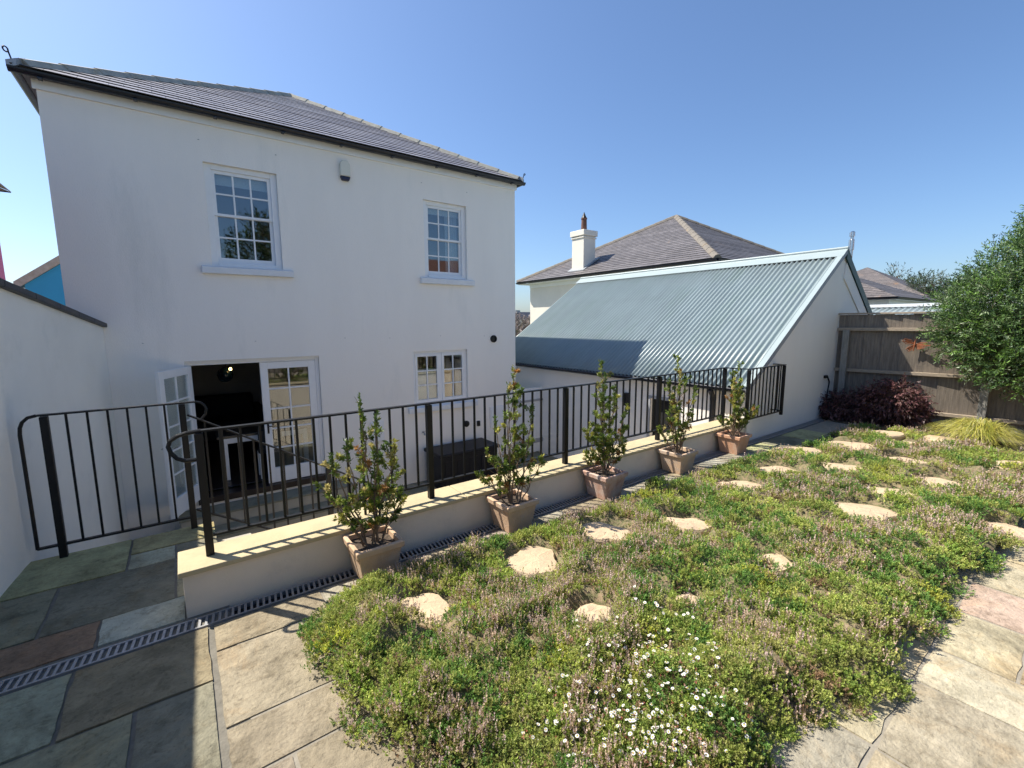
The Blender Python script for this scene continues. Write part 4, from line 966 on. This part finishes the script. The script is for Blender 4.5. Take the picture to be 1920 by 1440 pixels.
def lawn_h(x, y):
    d = polydist(x, y, LAWN); ins = inpoly(x, y, LAWN)
    e = np.clip(d/.16, 0, 1); h = (.035+.17*vnoise(x, y, 4.2, 3, 2)**1.5+.06*vnoise(x, y, 11, 9, 2))*np.sqrt(e)
    h *= np.where(x > 6.5, np.clip(1-(x-6.5)*.28, .3, 1), 1)
    for sx, sy, sr in np.concatenate([STA, STF]):
        r = np.hypot(x-sx, y-sy)/sr; h *= np.clip((r-.70)/.5, .0, 1)
    return np.where(ins, h, 0)-.01
gx, gy = np.meshgrid(np.arange(.3, 9.4, .04), np.arange(.2, 3.05, .04)); hz = lawn_h(gx, gy)
ny, nx = gx.shape; vid = -np.ones(gx.shape, int); q = MB(); ok = inpoly(gx, gy, LAWN) & (polydist(gx, gy, LAWN) > .05)
for j in range(ny):
    for i in range(nx):
        if ok[j, i]: vid[j, i] = len(q.v); q.v.append((gx[j, i], gy[j, i], hz[j, i]))
for j in range(ny-1):
    for i in range(nx-1):
        f_ = (vid[j, i], vid[j, i+1], vid[j+1, i+1], vid[j+1, i])
        if min(f_) >= 0: q.f.append(f_)
q.build('lawn_mound', mat('thyme_litter', (.13, .125, .055), .95, .5, 45, 1., 60, col2=(.25, .18, .11), c2scale=30, c2pos=(.45, .6)), kind='structure', smooth=True)
# tufts of sprigs
cells = []
for i in range(62):
    for j in range(20):
        cx, cy = .36+.15*i, .28+.14*j
        dd = math.hypot(cx, cy); sp = .030+.0075*dd; n = RNG.poisson(.15*.14/sp**2*2.1)
        cells.append(np.stack([RNG.uniform(cx, cx+.15, n), RNG.uniform(cy, cy+.14, n)], 1))
TP = np.concatenate(cells); TX, TY = TP[:, 0], TP[:, 1]
edge = polydist(TX, TY, LAWN); ins = inpoly(TX, TY, LAWN); fray = vnoise(TX, TY, 9, 40, 2)
keep = (ins & ((edge > .03) | (fray > .4))) | (~ins & (edge < .05) & (fray > .56))
for sx, sy, sr in STA: keep &= ~(np.hypot(TX-sx, TY-sy) < sr*(1.0+.45*(vnoise(TX, TY, 11, 5, 2)-.5)))
bare = vnoise(TX, TY, 3.2, 77, 3); keep &= ~((TX > 6.8) & (bare > .60)); keep &= ~(RNG.random(len(TX)) < .35*(bare > .60))
TX, TY = TX[keep], TY[keep]; nt_ = len(TX); TD = np.hypot(TX, TY); tsz = (1+.11*np.maximum(0, TD-2.4))
TR = (.022+.028*RNG.random(nt_))*(1+.16*np.maximum(0, TD-2.4)); TH = lawn_h(TX, TY); tdome = RNG.uniform(.012, .045, nt_)*tsz**.5
nf = vnoise(TX, TY, 2.0, 17, 4); nyl = vnoise(TX, TY, 2.4, 31, 3); nd = vnoise(TX, TY, 3.0, 51, 3); nb = vnoise(TX, TY, 2.2, 1, 4); u_ = RNG.random(nt_)
typ = np.zeros(nt_, int)                                 # 0 green 1 dried flowers 2 yellow 3 dark 4 brown and dead
typ[(nd > .52) & (u_ > .35)] = 3; typ[(nyl > .73) & (u_ < .5)] = 2; typ[(nf > .53) & (u_ < .55)] = 1; typ[(nf > .45) & (u_ < .13)] = 1; typ[(u_ > .965)] = 4; typ[(u_ > .90) & (u_ < .92)] = 1
GC = np.array([(.34, .425, .085), (.43, .475, .115), (.27, .385, .08), (.40, .445, .12), (.43, .435, .13)])
tcol = GC[RNG.integers(0, 5, nt_)]*(.60+.75*nb[:, None])*(1+RNG.normal(0, .13, (nt_, 1)))
tcol[typ == 2] = np.array([.50, .52, .09])*(1+RNG.normal(0, .18, ((typ == 2).sum(), 1))); tcol[typ == 3] = np.array([.16, .29, .065])*(1+RNG.normal(0, .18, ((typ == 3).sum(), 1)))
tcol[typ == 4] = np.array([.34, .22, .13])*(1+RNG.normal(0, .2, ((typ == 4).sum(), 1)))
ns = RNG.poisson(np.clip(13-.55*(TD-2), 8, 14)); ti = np.repeat(np.arange(nt_), ns); n = len(ti)
ra_ = np.sqrt(RNG.random(n)); aa = RNG.uniform(0, 2*PI, n); ox, oy = np.cos(aa)*ra_, np.sin(aa)*ra_
X = TX[ti]+ox*TR[ti]; Y = TY[ti]+oy*TR[ti]; Z = TH[ti]+tdome[ti]*(1-ra_**2)
for sx, sy, sr in STA:
    inside = np.hypot(X-sx, Y-sy) < sr*.95; Z = np.where(inside, np.maximum(Z, .078), Z)
base = np.stack([X, Y, Z], 1); up = unit(np.stack([ox*.75+RNG.normal(0, .25, n), oy*.75+RNG.normal(0, .25, n), np.ones(n)], 1))
sz = tsz[ti]; tt = typ[ti]; flower = (tt == 1) & (RNG.random(n) < .42)
up[flower] = unit(up[flower]*np.array([.5, .5, 1])+np.array([0, 0, .5]))
hgt = RNG.uniform(.016, .036, n)*np.where(flower, RNG.uniform(1.5, 2.6, n), 1)*sz**.6
gcol = tcol[ti]*(1+RNG.normal(0, .13, (n, 1)))
mixg = (tt == 1); gcol[mixg] = gcol[mixg]*np.array([1., .93, .95])
dry = np.array([(.66, .49, .38), (.56, .42, .31), (.70, .54, .45), (.48, .35, .24), (.60, .46, .43)])
gd = dry[RNG.integers(0, 5, n)]*(1+RNG.normal(0, .15, (n, 1)))
VV = []; CV = []; K = 14
for k in range(K):
    fr = (k+.5)/K; f2_ = fr+RNG.uniform(-.04, .04, n); P = base+up*(hgt*f2_)[:, None]
    isd = flower & (fr > .38)
    d = unit(rdir(n)*np.where(isd, .8, 1)[:, None]*np.array([1, 1, .6])+up*(.25+.9*fr))
    L = RNG.uniform(.0065, .0120, n)*sz*np.where(isd, .82, 1); c = np.where(isd[:, None], gd, gcol*(.9+.25*fr))
    v, cc_ = leaves(P, d, L, L*np.where(isd, 1.0, .52), np.clip(c, .004, 1)); VV.append(v); CV.append(cc_)
o = npmesh('thyme_lawn', np.concatenate(VV), 4, M['thyme'], None, np.concatenate(CV), kind='stuff'); tag(o, 'low green thyme carpet dotted with dried pinkish flower heads', 'ground cover')
print('tufts', nt_, 'sprigs', n)
# lilac flowers here and there belong to the thyme: small purple heads
# ---- white daisies
RNG = np.random.default_rng(5)
dz_c = gpt(1215, 1330); dp = thing('daisy_plant', 'mat of small white daisies with reddish buds flowering at the front of the thyme', 'flowers', (dz_c.x, dz_c.y, 0))
pts = []
while len(pts) < 310:
    u = random.gauss(1195, 125); v = random.triangular(1130, 1475, 1370)
    if abs(u-1200) > 75+(v-1100)*.5: continue
    p = gpt(u, v, .09)
    if not inpoly(np.array([p.x]), np.array([p.y]), LAWN)[0] and v < 1440: continue
    pts.append(p)
def flower_mb(p, r, q, e, nrm):
    nrm = Vector(nrm).normalized(); a = nrm.cross(Vector((1, .2, .1))).normalized(); b = nrm.cross(a); n = 16
    for k in range(n):
        t = 2*PI*k/n; w = PI/n*.8; d0 = a*math.cos(t)+b*math.sin(t); l = a*math.cos(t-w)+b*math.sin(t-w); r_ = a*math.cos(t+w)+b*math.sin(t+w); rr = r*random.uniform(.9, 1.05)
        q.add([p+d0*r*.2, p+l*rr*.8+nrm*r*.12, p+d0*rr+nrm*r*.10, p+r_*rr*.8+nrm*r*.12], [(0, 1, 2, 3)])
    for i, (rr, z) in enumerate(((.36, .04), (.30, .16), (.12, .22))):
        b0 = len(e.v)
        for k in range(8): e.v.append(tuple(p+(a*math.cos(k*PI/4)+b*math.sin(k*PI/4))*r*rr+nrm*r*z))
        if i: 
            for k in range(8): e.f.append((b0-8+k, b0-8+(k+1) % 8, b0+(k+1) % 8, b0+k))
    e.f.append(tuple(range(len(e.v)-8, len(e.v))))
rest_p, rest_e = MB(), MB(); stA = []; stB = []
for i, p in enumerate(pts):
    z = float(lawn_h(np.array([p.x]), np.array([p.y]))[0])+random.uniform(.035, .075); c = Vector((p.x, p.y, max(z, .03)))
    nr = (random.gauss(-.1, .3), random.gauss(-.05, .3), 1); r = random.uniform(.0065, .0105)
    stA.append((p.x+random.gauss(0, .015), p.y+random.gauss(0, .015), c.z-.07)); stB.append(tuple(c))
    if i < 100:
        a, b = MB(), MB(); flower_mb(c, r, a, b, nr); fl_ = a.build('flower', M['petal'], dp); b.build('flower_eye', M['flowereye'], fl_)
    else: flower_mb(c, r, rest_p, rest_e, nr)
rest_p.build('flower_petals', M['petal'], dp, kind='stuff'); rest_e.build('flower_eyes', M['flowereye'], dp, kind='stuff')
npmesh('stems', segs(np.array(stA), np.array(stB), np.full(len(stA), .0012), np.full(len(stA), .001), 3), 4, M['leaf'], dp, np.array([.12, .13, .04]), kind='stuff')
nbud = 260; bp_ = np.array([[p.x, p.y] for p in (pts[i % len(pts)] for i in range(nbud))])+RNG.normal(0, .05, (nbud, 2)); bzv = lawn_h(bp_[:, 0], bp_[:, 1])+RNG.uniform(.02, .06, nbud)
VV = []; CV = []
for k in range(6):
    v, c = leaves(np.column_stack([bp_, bzv]), rdir(nbud, .5), RNG.uniform(.006, .012, nbud), .007, pick([(.42, .13, .09), (.45, .26, .20), (.40, .22, .07)], (3, 3, 1), nbud)); VV.append(v); CV.append(c)
npmesh('buds', np.concatenate(VV), 4, M['thyme'], dp, np.concatenate(CV), kind='stuff')
nl = 9000; cpts = np.array([[p.x, p.y] for p in pts])[RNG.integers(0, len(pts), nl)]+RNG.normal(0, .035, (nl, 2)); lz = lawn_h(cpts[:, 0], cpts[:, 1])+RNG.uniform(.005, .045, nl); ok = lz > -.004+.008
L = RNG.uniform(.010, .022, nl); v, c = leaves(np.column_stack([cpts, lz]), rdir(nl, .9), L, L*.28, pick([(.18, .28, .05), (.23, .32, .07), (.28, .30, .08)], (3, 3, 1), nl))
npmesh('foliage', v, 4, M['thyme'], dp, c)

# ---- bushy grey green tree at the right
def crown_tree(name, label, cat, base, lobes, nleaf, leafL, cols, p, trunk=.09, narrow=.24, mleaf='leaf', seed=1, shell=.55, tw=14, group=None, droop=.0):
    global RNG
    RNG = np.random.default_rng(seed); rnd = random.Random(seed); base = np.array(base, float)
    t = thing(name, label, cat, tuple(base), group); vol = np.array([a[3]*a[4]*a[5] for a in lobes]); vol = vol/vol.sum(); VV = []; CV = []; A = []; B = []
    for (dx, dy, dz, rx, ry, rz), f_ in zip(lobes, vol):
        ctr = base+np.array([dx, dy, dz]); nt_ = max(4, int(nleaf*f_/tw)); d = rdir(nt_); r = RNG.uniform(shell**3, 1, nt_)**(1/3)
        gap = vnoise(d[:, 0]*2+5+dx, d[:, 1]*2+d[:, 2]*2.3+9, 2.2, seed, 3); r = r*(.80+.42*gap); kp = RNG.random(nt_) < np.clip((gap-.22)*3.5, .15, 1)
        d, r = d[kp], r[kp]; s_ = ctr+d*np.array([rx, ry, rz])*r[:, None]; m_ = len(s_)
        td = unit(d*.8+rdir(m_)*.7+np.array([0, 0, .45-droop])); tl = leafL*RNG.uniform(2.2, 4.2, m_)
        A.append(s_-td*tl[:, None]*.4); B.append(s_+td*tl[:, None])
        tone = pick(cols, p, m_)*(.72+.6*RNG.random((m_, 1)))
        for k in range(tw):
            fr = (k+.5)/tw; P = s_+td*(tl*fr)[:, None]; L = leafL*RNG.uniform(.65, 1.2, m_)
            v, c = leaves(P, unit(td*.7+rdir(m_)*.75-np.array([0, 0, droop])), L, L*narrow, np.clip(tone*(1+RNG.normal(0, .16, (m_, 1))), .004, 1)); VV.append(v); CV.append(c)
    V_ = np.concatenate(VV); kk = V_.reshape(-1, 4, 3)[:, :, 2].min(1) > -.0+base[2]-.0
    V_ = V_.reshape(-1, 4, 3)[kk].reshape(-1, 3); C_ = np.concatenate(CV).reshape(-1, 4, 3)[kk].reshape(-1, 3)
    npmesh('crown', V_, 4, M[mleaf], t, C_)
    A = np.concatenate(A); B = np.concatenate(B); sel = RNG.random(len(A)) < min(1, 2500/len(A)); A, B = A[sel], B[sel]
    q = MB(); segA = []; segB = []; ra = []; rb = []
    top = np.array(max(lobes, key=lambda l: l[2])[:3])+base; fork = base+(top-base)*.35; fork[:2] = base[:2]+(top-base)[:2]*.2
    def limb(p, q_, r0, r1, n=6, wob=.05):
        L_ = np.linalg.norm(q_-p); pr = p
        for i in range(1, n+1):
            c_ = p+(q_-p)*i/n+np.array([rnd.gauss(0, wob), rnd.gauss(0, wob), rnd.gauss(0, wob*.4)])*L_*(i < n)
            segA.append(pr); segB.append(c_); ra.append(r0+(r1-r0)*(i-1)/n); rb.append(r0+(r1-r0)*i/n); pr = c_
    limb(base-np.array([0, 0, .1]), fork, trunk, trunk*.75, 5, .02)
    for l in lobes:
        c_ = base+np.array(l[:3]); limb(fork, c_, trunk*.55, trunk*.2, 6)
        for _ in range(5):
            d = rdir(1)[0]; limb(c_-np.array([0, 0, l[5]*.3]), c_+d*np.array(l[3:6])*.75, trunk*.22, trunk*.06, 4)
    tv = segs(np.array(segA), np.array(segB), np.array(ra), np.array(rb), 6)
    tv2 = segs(A, B, np.full(len(A), leafL*.035), np.full(len(A), leafL*.02), 3)
    npmesh('trunk', np.concatenate([tv, tv2]), 4, M['bark'], t)
    return t
OL = [(.11, .19, .065), (.17, .255, .105), (.055, .11, .036), (.30, .37, .23), (.15, .27, .055)]
crown_tree('olive_tree', 'bushy narrow leaved grey green tree overhanging the timber fence at the right', 'tree', (10.0, .42, 0),
           [(0, .2, 2.0, 1.05, 1.0, 1.05), (-.1, .75, 1.9, .75, .62, .62), (-.1, 1.0, 1.55, .55, .42, .42), (.1, -.5, 2.3, 1.0, .9, 1.2), (.0, .05, 2.85, .7, .62, .7), (-.2, .4, 1.3, .8, .62, .6), (-.2, -.4, 1.4, .9, .8, .8), (.1, 1.25, 2.0, .35, .3, .3)], 190000, .055, OL, (3, 2, 4, 1, 3), .09, .26, 'leaf', 2, .50, 12)
# ---- purple japanese maple by the fence
crown_tree('japanese_maple', 'dome shaped dark purple japanese maple spreading at the foot of the fence', 'shrub', (9.72, 2.45, 0),
           [(-.02, .40, .20, .36, .36, .20), (.04, .14, .24, .32, .28, .20), (-.05, -.22, .43, .34, .33, .27), (.0, -.40, .28, .24, .25, .2), (.05, .54, .18, .22, .2, .15)], 26000, .06, [(.12, .05, .055), (.19, .09, .09), (.07, .028, .034), (.27, .14, .135)], (3, 3, 2, 1), .035, .34, 'leaf', 4, .6, 10, droop=.75)
# ---- yellow sedge tuft
RNG = np.random.default_rng(8)
sb = gpt(1832, 832); sg = thing('grass_tuft', 'arching yellow green ornamental grass tuft in front of the fence', 'ornamental grass', (sb.x, sb.y, 0))
nbld = 1500; ang = RNG.uniform(0, 2*PI, nbld); out_ = RNG.uniform(.12, .62, nbld)**.9; hh = RNG.uniform(.20, .40, nbld)*(1-.35*(out_/.62)**2); b0 = np.stack([sb.x+RNG.normal(0, .05, nbld), sb.y+RNG.normal(0, .05, nbld)], 1)
VV = []; CV = []; cs_ = pick([(.52, .48, .09), (.60, .54, .15), (.38, .40, .07), (.22, .27, .06), (.66, .60, .28)], (4, 3, 3, 1.2, 1), nbld); seg = 6; wdt = .008
perp = np.stack([-np.sin(ang), np.cos(ang), np.zeros(nbld)], 1)
def bp3(t): 
    r = out_*(t**1.15)*1.0; z = hh*np.sin(np.clip(t*PI*.80, 0, PI))*1.0/np.sin(PI*.5); z = z*(1)+0*t
    return np.stack([b0[:, 0]+np.cos(ang)*r, b0[:, 1]+np.sin(ang)*r, np.maximum(z, .01)], 1)
for i in range(seg):
    t0, t1 = i/seg, (i+1)/seg; P0, P1 = bp3(t0), bp3(t1); w0, w1 = wdt*(1-t0*.8), wdt*(1-t1*.8)
    VV.append(np.stack([P0-perp*w0/2, P0+perp*w0/2, P1+perp*w1/2, P1-perp*w1/2], 1).reshape(-1, 3)); CV.append(np.repeat(cs_, 4, 0))
npmesh('blades', np.concatenate(VV), 4, M['leaf'], sg, np.clip(np.concatenate(CV), .01, 1))
# kerb stones
for i, (a, b, lab) in enumerate((((1590, 777), (1655, 789), 'long shaded kerb stone under the purple maple'), ((1658, 790), (1707, 800), 'grey kerb stone between the maple and the yellow grass'), ((1710, 801), (1748, 806), 'short sunlit kerb stone touching the yellow grass tuft'))):
    A, B = gpt(*a), gpt(*b); MB().beam(A+Vector((0, 0, .02)), B+Vector((0, 0, .02)), .10, .14).build('kerb_stone', M['kerb'], None, .012); tag(bpy.context.scene.collection.objects[-1], lab, 'kerb stone', 'kerb stones edging the bed')
# planting bed soil
MB().prism([(9.25, 2.9, -.04), (9.2, 1.2, -.04), (9.6, .3, -.04), (12, -.6, -.04), (12, 3.1, -.04), (9.6, 3.19, -.04)], (0, 0, .045)).build('bed_soil', M['earth'], kind='structure')
# ---- far trees
def far(u, v, dist): return at(u, v, dist)
p = far(1682, 512, 46); crown_tree('conifer', 'small dark conifer on the skyline right of the brown roofs', 'tree', (p.x, p.y, GT), [(0, 0, p.z-GT-.5, .7, .7, .7), (0, 0, p.z-GT-1.3, 1.6, 1.6, .45), (0, 0, p.z-GT-2.3, 2.2, 2.2, .7)], 5000, .28, [(.05, .085, .06), (.07, .10, .075)], (1, 1), .15, .2, 'leaf', 12, .3, 8)
p = far(1742, 515, 40); crown_tree('distant_tree', 'loose crowned tree on the skyline just left of the bushy tree', 'tree', (p.x, p.y, GT), [(0, 0, p.z-GT-.9, .9, .9, .8), (.5, -.6, p.z-GT-1.5, .9, .9, .8), (-.4, .5, p.z-GT-1.7, .7, .7, .6)], 6000, .16, [(.06, .10, .055), (.09, .13, .07)], (1, 1), .15, .26, 'leaf', 13, .3, 8)
p = far(975, 608, 34); crown_tree('pale_shrub', 'pale greyish shrub in the gap between the white house and cream house', 'shrub', (p.x, p.y, GT), [(0, 0, 2.4, 1.1, 1.1, .8), (-.4, .5, 1.6, 1.2, 1.2, .9)], 5000, .2, [(.36, .30, .28), (.26, .22, .2), (.12, .12, .09)], (3, 2, 1), .1, .5, 'leaf', 14, .3, 8)
p = far(965, 596, 60); dh = thing('house', 'distant grey building block in the gap beyond the pale shrub', 'house', (p.x, p.y, GT)); MB().box(p.x-4, p.x+3, p.y-4, p.y+3, GT-.3, 2.2).build('wall', M['stucco'], dh); MB().box(p.x-.6, p.x+.15, p.y-1, p.y, 2.2, 3.4).build('chimney', M['grey_board'], dh); MB().prism([(p.x-4.3, p.y-4.3, 2.2), (p.x-4.3, p.y+3.3, 2.2), (p.x-4.3, p.y-.5, 3.2)], (7.6, 0, 0)).build('roof', M['slate3'], dh)
crown_tree('garden_tree', 'dark tree behind the viewer reflected in the upper window', 'tree', (3.7, -9.5, 0), [(0, 0, 5., 1.5, 1.5, 1.4), (.8, .5, 4.2, 1.5, 1.5, 1.3), (-.9, .3, 3.6, 1.3, 1.3, 1.2), (.2, 0, 6.2, .9, .9, .8)], 16000, .14, [(.04, .07, .025), (.06, .10, .03)], (1, 1), .16, .4, 'leaf', 15, .4, 10)
